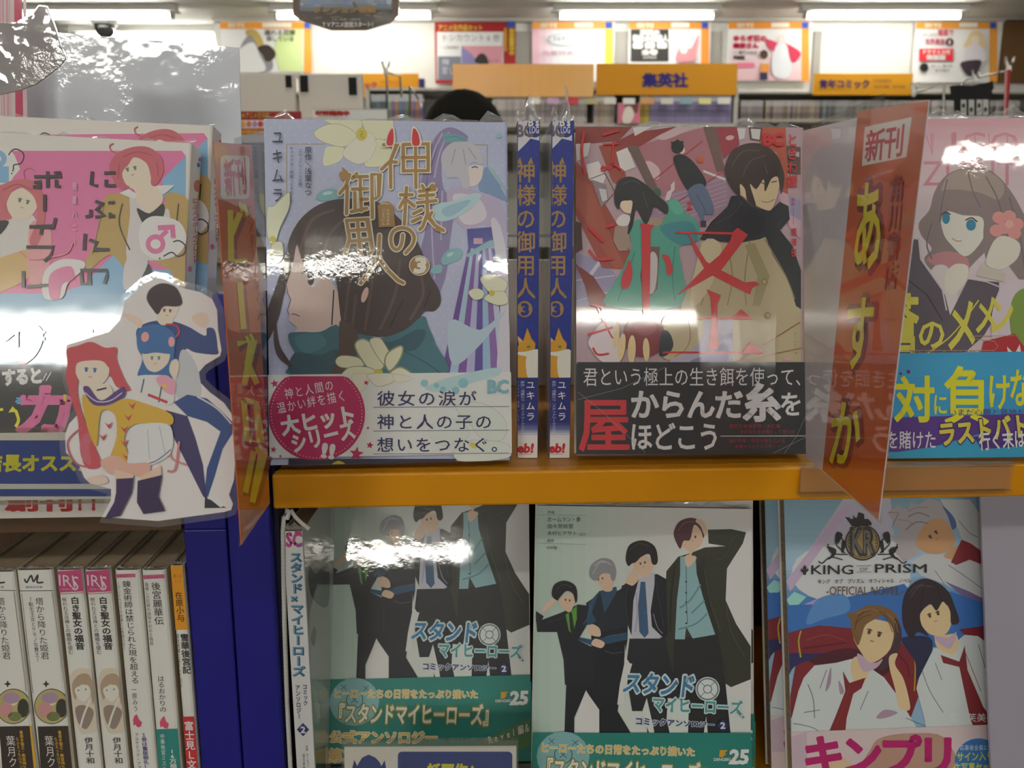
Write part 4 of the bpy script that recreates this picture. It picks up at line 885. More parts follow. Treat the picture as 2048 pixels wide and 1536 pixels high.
def kspine(dx):
    def f(A):
        A.view(1010, 200, 2.0757); x0, x1 = 36 + dx, 138 + dx
        A.r('27368c', x0 - 10, 40, x1 + 14, 1150)
        A.k += 1
        for k in range(60): A.e('30419a', x0 + (k * 37) % 100, 80 + k * 18, 6, n=6, up=0)
        A.p('d0cfda', [(x0 - 6, 66), (x0 + 8, 66), (x0 + 40, 90), (x0 + 62, 66), (x0 + 112, 66), (x0 + 112, 170), (x0 + 70, 160), (x0 + 52, 180), (x0 + 20, 212), (x0 - 6, 215)])
        A.e('27368c', x0 + 88, 112, 34, 44); A.e('27368c', x0 - 2, 160, 14, 20); A.t('BC', f'{x0+14} 104 {x0+78} 152', '6a6670', lat=1, b=.05); A.t("B's", f'{x0+62} 76 {x0+104} 108', 'e4e4ec', lat=1, b=.03); A.t('LOG', f'{x0+66} 110 {x0+104} 138', 'c8c8d4', lat=1, b=.03)
        A.t('神様の御用人', f'{x0+6} 250 {x0+94} 830', 'a2824e', v=1, b=.014, fl=.96)
        A.p('a2824e', [(x0 + 14, 262), (x0 + 26, 236), (x0 + 36, 266)]); A.p('a2824e', [(x0 + 60, 262), (x0 + 72, 236), (x0 + 82, 266)])
        A.e('a2824e', x0 + 46, 868, 32, 34); A.t('3', f'{x0+34} 846 {x0+60} 892', '27368c', lat=1, b=.06)
        # plain fox
        O = 'cf9a34'; A.p(O, [(x0 - 6, 1050), (x0 + 16, 1030), (x0 + 50, 1035), (x0 + 70, 1080), (x0 + 74, 1156), (x0 - 6, 1156)], 1); A.p('e8e2da', [(x0 + 54, 1060), (x0 + 108, 1040), (x0 + 108, 1156), (x0 + 60, 1156)], 1)
        A.p(O, [(x0 + 8, 970), (x0 + 40, 1000), (x0 + 56, 945), (x0 + 74, 990), (x0 + 90, 1010), (x0 + 88, 1040), (x0 + 50, 1056), (x0 + 4, 1048), (x0 + 22, 1015)]); A.p('e8e2da', [(x0 + 4, 1048), (x0 + 50, 1044), (x0 + 90, 1036), (x0 + 70, 1062), (x0 + 30, 1060)], 1)
        A.p('d8b0a0', [(x0 + 14, 980), (x0 + 34, 1000), (x0 + 26, 1006)]); A.e('4c8a50', x0 + 62, 1024, 8, 5); A.e('222222', x0 + 6, 1048, 4, 4)
        A.r('262e78', x0 - 10, 1152, x1 + 14, 1370); A.grad(['262e78', '6a72a8', 'dcdde6', 'e6e6ea'], x0 - 10, 1340, x1 + 14, 1420, 8); A.r('e6e6ea', x0 - 10, 1420, x1 + 14, 1500)
        A.t('ユキムラ', f'{x0+48} 1160 {x0+92} 1335', 'eceef4', v=1, b=.01, fl=.85); A.t('原作／浅葉なつ（メディアワークス文庫）', f'{x0+28} 1165 {x0+46} 1400', 'c4c8dc', v=1); A.t('キャラクター原案／くろのくろ', f'{x0+6} 1165 {x0+24} 1360', 'c4c8dc', v=1)
        A.t('eb!', f'{x0+16} 1426 {x0+78} 1462', 'c4283c', lat=1, b=.05, skew=4); A.t('KADOKAWA', f'{x0+22} 1466 {x0+74} 1472', '777777', lat=1)
    return f
for i, (px, lab) in enumerate(((1055, 'navy manga spine with gold lettering and a fox, standing next to the lavender cover'), (1119, 'navy manga spine with gold lettering and a fox, standing next to the red-lettered cover'))):
    q = at(px, 916, Z=ZT); spine_book('manga_volume', pose(q.x, q.y, ZT + .0002, 1.0, 0, 0), .0119, HB, W, '27368c', kspine(i * 130.0), lab, 'two identical navy spines', board='d9dbe6', seed=20 + i, tuft=((.45 + .2 * i, .22, .009), (.62, .2, .011), (.1, .16, .006)), topfilm=.003)

# ------------------------------------------------------------------ the red-lettered book
RD = 'c2303a'
def kai(A, B):
    A.view(1130, 230, 4.016); A.g = 1.15
    A.p('a8707c', '560 250 1130 95 1330 500 1280 700 900 820 700 680'); A.p('c9b0b8', '560 260 700 180 800 200 1000 120 1080 95 900 95 720 110 600 200', 1); A.p('d0b4bc', '600 400 680 370 760 440 740 520 640 470', 1)
    A.p('9c8098', '640 700 1300 480 1420 660 1060 920 700 900'); A.k += 1
    for k in range(7): A.l('c4a8b8', 4, [(700 + k * 16, 700 + k * 30), (1300, 500 + k * 36)], up=0)
    A.p('d8d4dc', '1110 440 1290 510 1290 530 1110 460'); A.p('d8cad2', '880 530 850 560 850 600 820 620 800 690 840 680 860 620 880 600')
    A.p('948fb0', '75 1100 350 1200 470 1380 330 1536 75 1536'); A.l('c9c8dc', 8, '75 1330 400 1290'); A.l('c9c8dc', 30, '200 1290 280 1180'); A.l('c9c8dc', 5, '75 1500 460 1390')
    A.p('853c38', '75 95 540 95 430 210 90 240 75 240'); A.p('8a3836', '380 230 560 140 900 93 760 160 520 300 420 320'); A.p('d8d4d4', '545 105 600 95 700 95 560 170')
    A.p('97453c', '75 360 180 470 430 900 570 1200 440 1240 300 1230 75 780'); A.p('a05244', '90 500 200 560 380 1000 480 1220 400 1230 75 700'); A.p('984a3e', '270 250 400 230 500 520 420 560 380 540'); A.p('6a5552', '500 250 580 240 770 640 740 670 700 660'); A.p('3d5a58', '690 610 755 590 770 640 740 672 705 660', 1)
    A.p('6f5854', '1110 95 1215 95 1280 440 1220 462'); A.p('963946', '1210 95 1380 95 1400 240 1300 330 1270 360'); A.p('b2563e', '1560 95 1770 95 1790 640 1730 640 1700 300 1560 240'); A.p('d8d2d4', '1380 110 1450 110 1440 190 1400 200'); A.p('d0ccd0', '1490 110 1570 110 1560 200 1500 190'); A.l('5c4644', 12, '1480 105 1580 110 1565 205 1490 195 1480 105')
    A.p('5c4a44', '1780 250 1890 260 1890 480 1790 470'); A.p('b8b4b8', '1790 280 1880 300 1880 340 1790 320'); A.p('4a3432', '75 850 130 870 140 1080 75 1120'); A.p('8a2f34', '75 1180 130 1240 330 1536 230 1536'); A.p('7a332f', '120 1220 230 1300 380 1536 200 1536')
    for q in ('85 235 205 225 180 330 95 370', '170 400 270 372 325 500 300 565 190 520', '410 300 500 262 565 420 450 465'): A.p('dcd8d8', q)
    A.p('8a7c84', '210 520 330 560 350 680 290 740'); A.p('c9c6c8', '270 590 330 600 340 680 300 700'); A.l('5c4644', 6, '190 520 320 470 400 620 300 740', 0)
    A.p('c8a4b4', '1700 600 1790 640 1890 700 1890 1000 1800 900 1730 700'); A.p('9a94b4', '1790 640 1890 690 1890 850 1800 800'); A.e('d8a8b4', 1322, 185, 34, 20, -10); A.l('a83840', 7, '700 530 1100 210'); A.l('a83840', 5, '900 700 1260 460')
    # small generic figure, seen from behind
    A.p('1f242c', '870 340 940 320 1030 380 1130 530 1100 600 1000 615 940 540 890 430', 1); A.p('5a6b88', '985 610 1100 555 1180 700 1190 800 1120 800 1110 860 1050 760', 1); A.e('e0c8b4', 935, 285, 26, 30); A.e('20262a', 902, 258, 50, 52); A.p('20262a', '855 240 850 215 880 222 900 195 920 215 950 210 945 250'); A.l('3f4c60', 6, '1050 640 1100 720 1130 800', 1); A.e('b85a3c', 1086, 360, 28); A.p('2c3440', '1085 850 1130 850 1130 900 1090 900')
    # generic figure with long black hair and a green shawl
    A.p('a08a80', '400 900 480 850 520 1000 500 1090 430 1095 385 1010'); A.p('a58e80', '660 820 780 830 900 980 790 1050 640 1040'); A.p('4e9c8c', '820 700 900 685 960 780 1060 860 1070 1010 920 1060 940 1250 940 1536 330 1536 430 1300 530 1070 520 950 580 840 720 900 800 830', 1); A.p('5cae98', '830 700 900 690 950 780 880 800', 1); A.p('3c8490', '760 900 1000 860 1060 1010 900 1040', 1); A.p('6a5350', '640 1060 760 1060 740 1400 640 1500 600 1300'); A.p('c9c0c4', '680 1120 740 1150 720 1400 650 1420', 1)
    A.l('3a7c74', 8, '560 1100 480 1330 420 1500', 1); A.l('3a7c74', 8, '880 1060 860 1300 880 1500', 1)
    A.p('e2cdb4', '430 690 530 690 560 740 540 790 470 780', 1); A.p('25282c', '395 640 430 530 530 498 640 555 730 640 820 720 815 800 720 740 690 800 660 870 630 870 570 760 540 900 500 960 520 830 540 700 500 690 450 700 430 760 400 720', 1); A.l('4a5058', 6, '460 560 540 530 600 560', 1); A.l('4a5058', 5, '620 620 660 740', 1); A.p('ddd8d8', '410 850 460 800 520 820 500 890 430 890', 1)
    A.l('3c3430', 5, '450 690 480 684'); 
    # large generic figure in dark scarf and beige coat
    A.p('b9ab8a', '1090 1015 1300 1035 1600 985 1720 1100 1830 1340 1890 1536 1890 2200 930 2200 930 1536 1040 1250'); A.p('1d222c', '1330 655 1400 645 1500 740 1640 775 1720 700 1790 735 1800 840 1720 930 1560 1000 1400 1030 1080 1000 1170 860 1300 740'); A.p('1b2028', '1600 965 1720 925 1820 1050 1890 1250 1890 1560 1850 1536 1790 1340 1660 1120')
    A.p('121620', '1380 720 1600 830 1560 960 1420 1000 1330 900', 1); A.l('343c4c', 6, '1200 880 1340 800 1420 700', 1); A.l('343c4c', 6, '1700 900 1760 820', 1)
    for s_ in ('1180 1100 1150 1300 1090 1530', '1300 1050 1340 1300 1300 1530', '1480 1010 1440 1300 1450 1530', '1600 1000 1760 1280 1840 1480'): A.l('8a8062', 9, s_, 1)
    A.p('a0946e', '1440 1050 1520 1030 1640 1300 1560 1536 1500 1536 1540 1300'); A.p('ccc0a0', '1100 1030 1250 1050 1200 1300 1080 1500 1000 1500', 1)
    A.p('e0cba4', '1400 560 1470 470 1640 420 1715 520 1706 620 1690 680 1650 765 1590 760 1480 700 1400 630', 1); A.e('dcc49c', 1400, 600, 26, 50, -10); A.p('3b2f2c', '1288 500 1284 400 1340 290 1450 235 1580 240 1690 320 1745 440 1755 540 1730 640 1715 560 1700 500 1650 520 1600 620 1590 520 1530 600 1480 560 1530 740 1460 690 1440 600 1400 560 1400 650 1340 600', 1)
    for s_ in ('1330 420 1420 300 1560 290', '1420 500 1480 380 1600 330', '1620 480 1600 400'): A.l('5c4a40', 9, s_, 1)
    A.l('3c302c', 7, '1515 555 1560 545 1600 560', 1); A.l('3c302c', 7, '1650 545 1695 535', 1); A.l('9a6450', 5, '1570 695 1620 705 1680 680', 1); A.e('8c7c54', 1596, 1342, 26); A.e('b8a878', 1596, 1342, 16)
    # red logo
    A.k += 1
    A.p(RD, '600 870 712 890 684 930 676 1536 690 1700 640 1720 618 1536 610 930', up=0); A.p(RD, '515 1165 538 1260 520 1360 480 1400 450 1380 458 1290 490 1220', 1, up=0); A.p(RD, '775 1128 830 1140 860 1230 842 1290 812 1270 806 1200', 1, up=0)
    A.p(RD, '883 938 1340 945 1380 908 1464 965 1420 1000 1360 965 883 952', up=0); A.p(RD, '1345 945 1464 965 1400 1050 1246 1252 1180 1292 1040 1370 888 1452 1000 1350 1120 1225 1235 1130 1320 1010', up=0); A.p(RD, '960 950 990 950 1050 1050 1130 1180 1250 1250 1440 1346 1520 1338 1562 1362 1500 1390 1480 1444 1370 1392 1180 1292 1110 1230 1040 1100 990 970', up=0)
    for s_, w in (('150 140 132 300 160 480', 22), ('300 165 430 128', 20), ('300 240 430 236', 12), ('385 215 372 420 300 420 300 450 380 400 470 460', 16), ('190 905 310 1022', 26), ('330 900 390 885', 26), ('190 1085 260 1160 392 1155', 20)): A.l(RD, w, s_, 1, up=0)
    A.t('２', '960 690 1030 770', RD, b=.04); A.t('BC', '1590 155 1745 250', RD, lat=1, b=.06); A.t('ときわ銀', '1776 150 1862 590', RD, v=1, b=.02); A.t('原作', '1808 670 1842 735', RD, v=1); A.l(RD, 3, '1826 750 1826 880'); A.t('南澤径', '1800 900 1860 1150', RD, v=1, b=.02, fl=.8); A.t('怪談', '452 1500 520 1536', RD) if 0 else None
    A.view(1130, 560, 4.016)
    A.p('b5b0c8', '840 300 1340 300 1340 660 840 660'); A.p('c2b494', '790 300 1000 240 1110 330 1060 520 840 640 760 560', 1); A.p('8c86ac', '1000 650 1220 560 1300 400 1340 380 1340 660 1000 665'); A.p('e0d4dc', '190 480 300 340 400 310 440 660 300 660 210 560', 1)
    A.e('7c2a33', 630, 450, 168, 172, n=30); A.e('93404a', 640, 380, 90, 70); A.p('262c3a', '770 420 830 420 866 520 820 600 750 600', 1)
    for cx, cy, rx, ry, ro in ((406, 450, 24, 100, 6), (450, 540, 30, 110, 8), (532, 560, 32, 116, 2), (648, 560, 27, 94, -2)): A.e('e2cc9c', cx, cy, rx, ry, ro); A.e('b88a6c', cx, cy - ry * .1, 3, 3)
    A.k += 1
    A.p(RD, '1130 75 1245 125 1216 200 1216 300 1226 540 1218 560 1136 560 1150 520 1172 300 1160 140', up=0); A.p(RD, '905 305 1340 305 1405 235 1492 305 1492 316 905 316', up=0); A.p(RD, '780 575 1420 575 1480 498 1582 580 1582 592 780 590', up=0)
    for s_, w in (('200 200 300 230 260 300', 16), ('220 310 330 295', 16), ('180 440 320 400 380 380', 18), ('250 200 330 380 380 470', 14), ('220 545 260 600 350 592', 18)): A.l(RD, w, s_, 1, up=0)
    A.l('8c2c30', 6, '1400 640 1880 340'); A.l('8c2c30', 5, '1340 660 1900 545'); A.t('victim', '1828 415 1856 600', RD, lat=0, v=1); A.e('8c7c54', 1620, 285, 25); A.e('b8a878', 1620, 285, 15); A.e('d0a0ac', 1775, 632, 30, 14); A.l('9a3a40', 4, '980 300 1000 460 960 560 870 620', 1)
    B.view(1130, 560, 4.016); B.g = 1.15; WH = 'd6d4d8'
    B.r('23242a', 95, 660, 1940, 1400); B.t('君という極上の生き餌を使って、', '140 698 1960 858', WH, b=.0, fl=1.0)
    B.t('からんだ', '520 880 1420 1115', WH, b=.03, fl=1.05); B.t('糸', '1415 830 1730 1140', WH, b=.04); B.t('を', '1710 890 1900 1100', WH, b=.02); B.t('ほどこう', '515 1140 1240 1370', WH, b=.02, fl=1.05); B.t('屋', '100 930 530 1385', 'c2303a', b=.018)
    B.l('c8c8cc', 6, '1240 1252 1930 1250'); B.t('悪行不食屋敷帯・多灯案', '1310 1155 1720 1190', '98303a'); B.t('多灯家を生き餌として使う話', '1395 1200 1835 1235', '98303a'); B.t('謎の影者・怪奇が振り広げる', '1310 1272 1760 1306', '98303a'); B.t('新感オカルトミステリー', '1355 1318 1720 1350', '98303a')
    for s_ in ('100 900 300 1060 640 1385', '100 960 450 870 800 700', '1930 1070 1850 1250 1750 1390', '1660 1390 1940 1250'): B.l('8c8c92', 3, s_, up=0)
make_book('manga_volume', pose(.0997, .4609, ZS, 2.0, 10.8, .19), W, HB, .0135, 'b39aa4', kai, 'face-out manga with huge red characters over a beige-coated figure and a black band', spine=1, obi=(.0005, .0505, '23242a'), seed=8, tufts=((.35, .1, .002), (.78, .12, .003)))

# ------------------------------------------------------------------ pink manga at the left and the copy behind it
def pink(A, B):
    A.view(0, 240, 3.34); A.g = 1.12; PK = 'dc78aa'
    A.p(PK, '-700 206 1215 206 1242 240 1242 1400 -700 1400'); A.p('82b4dc', '1242 240 1085 395 1085 520 1242 520'); A.p('82b4dc', '700 640 820 700 760 900 640 1010 560 1100 -300 1400 -300 1640 1242 1640 1242 1000 900 1000'); A.p('8ab8de', '-700 1160 1242 1160 1242 1660 -700 1660')
    A.p('e4e2e0', '-200 180 60 185 100 240 135 330 90 380 60 440 -200 470'); A.e('82b4dc', -20, 260, 66, 60); A.e('e4e2e0', -20, 260, 30, 26); A.r('82b4dc', -45, 310, 60, 420)
    A.l('2c2a2c', 8, '58 236 80 205 110 195 150 215 160 250 140 290 96 300 90 320', 1); A.l('2c2a2c', 8, '92 320 86 345'); A.e('2c2a2c', 80, 358, 5)
    # generic figure, long red hair (left)
    A.p('dad6d4', '-60 680 60 640 200 620 280 760 240 880 120 960 -60 1000', 1); A.p('cfae70', '-100 980 60 900 220 870 230 1000 100 1110 -100 1160', 1); A.p('e2a0a8', '200 700 330 720 340 900 300 1060 200 1090', 1)
    A.p('efd8c6', '60 500 180 450 250 540 230 620 160 670 90 650 50 590', 1); A.p('c86a74', '-60 470 20 430 100 400 200 400 270 450 300 560 300 680 270 800 230 860 200 800 240 700 250 600 230 520 180 470 120 450 70 500 40 590 80 660 -60 660', 1); A.p('23222a', '-60 690 60 675 10 760 -60 780', 1)
    face(A, 160, 545, 64, 14, '4c6c58', 'c0606c'); A.l('c86a74', 6, '180 420 160 350 200 322 240 350', 1); A.l('a85060', 8, '20 470 120 430 220 470', 1)
    # generic figure in tan jacket (right)
    A.p('b99c5c', '700 520 830 500 900 560 1000 620 1100 560 1110 490 1220 500 1265 590 1240 900 1235 1110 1160 1080 1130 1000 900 900 870 1000 840 1000 740 900 600 1000 570 950 640 800', 1); A.p('d8d4d6', '880 500 1040 640 1130 600 1130 900 990 940 850 940 870 640', 1)
    A.p('efd8c6', '810 330 900 250 1010 300 1010 430 1060 450 1090 540 1000 620 920 560 900 470 850 440', 1); A.p('26242a', '915 590 1000 625 1090 560 1095 640 1000 720 960 700', 1); A.p('e4e4e4', '800 490 860 460 920 500 900 530', 0); A.p('e4e4e4', '1045 440 1170 435 1120 480 1090 500', 0)
    A.p('c45f6e', '740 360 740 280 800 215 900 180 1000 185 1080 250 1095 340 1060 420 1020 440 1010 380 980 290 900 250 860 300 820 350 830 420 870 450 800 460', 1); A.l('c45f6e', 9, '800 230 750 210 735 175 760 158', 1)
    for s_ in ('820 250 920 215 1020 240', '800 300 790 400', '1050 280 1060 380'): A.l('9c4458', 6, s_, 1)
    face(A, 880, 330, 60, -12, '5c7868', 'b8505c'); A.l('3c3a34', 9, '820 560 800 700 870 870', 1); A.l('3c3a34', 9, '1195 560 1180 700', 1); A.l('8c7440', 5, '700 560 660 720 620 900', 1)
    A.p('23333c', '930 1090 990 960 1030 1080 1000 1160 940 1160', 1); A.p('d6d4d8', '850 930 990 930 930 1080 830 1130', 1)
    A.p('e6e4e6', '1045 642 1200 682 1248 800 1190 900 1060 935 955 880 930 760 960 680', 1); A.e(PK, 1042, 830, 66, 66, n=24); A.e('e6e4e6', 1042, 830, 34, 32); A.l(PK, 30, '1080 780 1120 740'); A.p(PK, '1055 705 1170 700 1178 790 1145 790 1140 735 1060 740')
    A.l('2c2a2c', 9, '1160 815 1200 808 1240 840 1235 890 1190 912 1150 885 1095 912', 1); A.e('2c2a2c', 1070, 926, 6)
    A.p('e6e4e6', '290 1050 340 970 430 930 560 945 560 1000 460 1090 420 1190 300 1190', 1); A.p(PK, '330 1060 380 1000 480 980 500 1060 420 1100 400 1190 340 1190', 1); A.l('e2909c', 10, '130 880 200 930 330 920 450 890 490 820', 1)
    INK = '332c34'; A.k += 1
    for s_ in ('620 345 612 430 655 442', '700 355 776 355', '708 440 776 440', '712 400 712 445', '640 545 690 560 650 600 700 640 640 650', '575 650 610 640 610 600', '740 620 740 645 772 645', '735 545 740 565', '755 545 762 565', '572 760 565 872', '600 800 650 820 632 868 735 868', '545 1020 552 1095 600 1095 600 1005 545 1005', '540 1005 718 1005 718 1040 700 1095',
               '232 380 415 380', '322 345 322 455', '232 420 270 415 270 450 225 450', '380 400 380 445 410 445', '372 345 378 365', '398 345 404 365', '302 500 302 612', '375 655 360 715 200 715', '285 715 278 768', '180 850 360 850 340 910 300 945', '160 1010 160 1120', '180 1115 330 1105'): A.l(INK, 22, s_, up=0)
    A.t('流星ハニー', '475 400 530 860', 'f0b6d2', v=1, b=.03, fl=.62)
    A.view(0, 500, 2.5607); A.k += 1
    for s_ in ('90 408 90 500', '110 455 232 455', '192 420 200 432', '222 415 230 428', '380 430 450 432', '470 405 470 450', '440 440 540 425'): A.l('4c5260', 18, s_, up=0)
    A.p('dc8a9c', '0 440 60 400 180 380 225 430 200 520 140 580 90 575 150 500 160 440 100 420 30 470', 1)
    B.view(0, 500, 2.5607); B.g = 1.12
    B.r('222224', -800, 588, 1000, 1200); B.t('すると', '15 605 222 690', 'ece8ea', b=.06, rot=-4, fl=1.05); B.t('カ', '60 680 385 960', 'dc6ea4', b=.05, skew=30); B.l('ece8ea', 4, '222 670 244 630'); B.l('ece8ea', 4, '240 670 266 626'); B.t('る', '80 752 120 790', '6cb4e4', b=.06)
    B.l('e2da2c', 16, '85 905 100 870 85 820', 1); B.p('e2da2c', '48 832 70 800 98 828'); B.l('e2da2c', 14, '-30 825 22 815'); B.r('e2c03c', 330, 740, 345, 775)
def pinkside(A):
    A.view(0, 240, 3.34); A.g = 1.12; A.r('e2dedc', 1200, 0, 1500, 1500); A.t('CO♂♀', '1318 250 1352 340', '4c4448') if 0 else None
    A.k += 1; [A.e(c, x, y, 10, 16, up=0) for c, x, y in (('c8506c', 1335, 265), ('4c4c50', 1325, 300))]; A.p('b89a5c', '1340 420 1400 470 1400 700 1310 650', 1); A.e('c45f6e', 1318, 440, 24, 40); A.t('にぶんのボーイフレンド', '1285 520 1325 960', 'c85c8c', v=1, b=.04); A.e('d8508c', 1268, 995, 14, 20)
PKM = pose(-.2455, .4395, ZS - .0065, 2.5, 11.1, 3.0)
pk = make_book('manga_volume', PKM, .131, .182, .016, 'dedad6', pink, 'pink and blue face-out manga with black broken lettering, front copy at the left', 'two copies of the pink manga', spine=1, obi=(.0004, .056, '222224'), side=pinkside, seed=31, material=PR3)
pk2 = copy_tree(pk, None, pose(-.239, .4615, ZS + .004, 2.5, 11.1, 2.4)); pk2['label'] = 'second copy of the pink manga, showing above and right of the front copy'

# ------------------------------------------------------------------ pink and teal-banded book at the right
def laz(A, B):
    A.view(1740, 230, 1.945); A.g = 1.15
    A.grad(['d8a0b0', 'd8c4cc', 'dcd0d8', 'd8c4cc'], 0, 0, 900, 760, 16)
    A.k += 1
    for x, y in ((245, 60), (325, 60), (415, 60), (470, 60), (540, 60)): A.l('c87e90', 4, [(x - 8, y + 10), (x - 4, y + 90)], up=0)
    A.l('c87e90', 4, '215 70 245 160 245 70', up=0); A.t('IGO', '320 66 580 160', 'c87e90', lat=1); A.t('ZURIT', '205 180 570 276', 'cc8a9a', lat=1)
    # generic long-haired figure
    A.p('8f8082', '350 210 440 205 500 240 550 300 590 370 640 480 660 640 600 660 520 560 470 520 420 560 350 620 250 610 210 560 240 520 200 470 190 420 230 370 250 300 290 240', 1)
    A.p('a89890', '300 240 370 210 450 215 520 270 500 330 420 300 330 300 270 330', 1); A.p('c08890', '220 560 300 530 380 560 370 640 280 600', 1)
    A.p('ece0d8', '275 370 350 380 440 390 450 450 420 510 370 550 320 510 285 460', 1); A.p('ddd4d8', '240 600 300 590 340 700 320 800 260 700', 1)
    A.p('8f8082', '270 300 340 290 440 310 470 360 480 520 450 560 440 470 436 400 360 390 290 378 262 470 240 440 250 350', 1)
    for s_ in ('300 250 280 340 270 420', '380 220 400 300 430 360', '450 240 500 340 520 460', '540 320 580 460 600 600', '240 420 220 500 240 560'): A.l('776a70', 5, s_, 1)
    A.e('3d86a8', 295, 402, 15, 22); A.e('3d86a8', 392, 428, 19, 22); A.l('4c3c44', 5, '276 388 295 378 312 388', 1); A.l('4c3c44', 5, '370 410 394 400 416 416', 1); A.l('c07070', 3, '318 480 336 490 356 490', 1)
    for x, y in ((500, 400), (540, 395), (570, 425), (520, 440), (490, 450), (560, 460)): A.e('dc9a98', x, y, 26, 24, up=1)
    A.e('ecb4ac', 540, 425, 16)
    A.p('ecdcd2', '450 560 480 490 520 470 580 500 570 560 510 600 460 590', 1); A.p('ecdcd2', '290 620 330 580 380 590 370 650 320 700 290 680', 1); A.p('cfc6bc', '430 580 530 620 520 650 410 625')
    A.p('5d5560', '380 640 500 650 500 760 440 860 360 930 220 960 100 960 60 700 120 600 170 480 190 480 200 560 290 700 310 780', 0); A.l('cfc8d0', 6, '170 480 190 484 196 560 280 680 296 760'); A.l('3c3844', 5, '120 620 220 700 280 800')
    A.l('cfc8d0', 5, '380 636 450 648 500 668'); A.p('d9ccd8', '500 680 600 640 660 700 660 840 560 900 470 860', 1); A.p('7f9a4a', '560 700 620 690 640 900 570 920 540 800', 1); A.p('c85a4a', '600 700 640 700 650 860 610 880', 1)
    A.p('b0303a', '440 880 560 850 640 960 420 960'); A.p('e6e2e2', '530 900 560 930 580 890 590 960 540 960')
    YL = 'd8cf58'; A.t('蒼', '60 690 190 930', YL, b=.03); A.t('の', '185 790 290 910', YL, b=.02, fl=1.1); A.t('メ', '290 700 420 930', YL, b=.02); A.t('メ', '400 690 500 860', YL, b=.02); A.t('ン', '455 690 560 860', YL, b=.02); A.t('ト', '560 680 700 880', YL, b=.02)
    A.l(YL, 5, '120 945 160 960 260 900 330 840 420 720', 1); A.l('b89c80', 2, '120 915 480 915 495 900 480 880 400 870 390 860 560 858', 0); A.t('THE AZURITE', '150 917 490 932', '9c6a60', lat=1)
    B.view(1740, 230, 1.945); B.g = 1.15
    B.grad(['44a4d4', '3c98cc', '3aa0c4'], -100, 950, 900, 1360, 6); B.p('5a3a88', '-100 1180 300 1170 660 1160 660 1260 420 1240 240 1290 100 1310 -100 1300'); B.p('4e3280', '400 1250 660 1210 660 1280 430 1300')
    B.t('絶対に負けない', '', 'e8dc30', b=.0) if 0 else None
    B.t('対', '90 1010 250 1200', 'e8dc30', b=.025); B.t('に', '240 1080 300 1170', 'e8dc30', b=.02); B.t('負', '280 970 465 1210', 'e8dc30', b=.02); B.t('け', '450 1000 545 1150', 'e8dc30', b=.02); B.t('な', '535 980 620 1140', 'e8dc30', b=.02); B.t('い', '620 980 720 1140', 'e8dc30', b=.02)
    B.t('を賭けた', '60 1225 255 1300', 'e0dce8', b=.01); B.t('ラストバトル', '258 1170 690 1270', 'd8cc50', b=.04, rot=-6, o=('4a2c6c', .05)); B.t('行く末は', '418 1225 600 1300', 'e8e4ee', b=.02, rot=-4); B.t('いまだ心願と意地が', '300 1140 600 1170', '5a3a88')
    B.e('6a2a7c', 146, 998, 7); B.e('6a2a7c', 115, 1005, 5)
make_book('manga_volume', pose(.2715, .4561, ZS, -.59, 5.2, -.86), W, HB, .014, 'd8c4cc', laz, 'pale pink face-out manga of a long-haired girl with a bright blue and yellow band', spine=1, obi=(.003, .058, '3f9fd0'), seed=44, tufts=((.2, .1, .004), (.5, .1, .005)), material=PR2)

# ------------------------------------------------------------------ lower shelf: anthology covers
MBk = pose(.0751, .4427, 1.0045, 1.05, 13.08, 1.27)
def stand_title(A, g=1):
    # two-line logo, halo first
    for cc, bw in (('cfe0e6', .11), ('3f7ca8', .03)):
        A.t('スタンド', '', cc, b=bw, quad='800 540 1340 560 1320 750 770 700', fl=1.02)
    for cc, bw in (('cfe0e6', .11), ('4f9c98', .03)): A.t('マイヒーローズ', '', cc, b=bw, quad='1000 720 1690 760 1680 870 1000 850')
    for c, r_ in (('cfe0e6', 92), ('6a7078', 84), ('d8e2e2', 74)): A.e(c, 1420, 672, r_, n=28)
    A.l('6a7078', 5, '1350 600 1490 745'); A.l('6a7078', 5, '1350 745 1490 600'); A.e('6a7078', 1420, 672, 34); A.e('d8e2e2', 1420, 672, 27)
    A.t('コミックアンソロジー', '', '26306a', b=.035, o=('d4dce8', .07), quad='870 880 1475 920 1475 965 870 945'); A.p('26306a', '1536 895 1582 945 1536 1000 1490 945'); A.t('2', '1518 925 1552 970', 'e8ecf4', lat=1, b=.04)
    A.star('3f7c84', 1665, 860, 24, n=4, q=.25); A.star('3f7c84', 1688, 884, 18, n=4, q=.25)
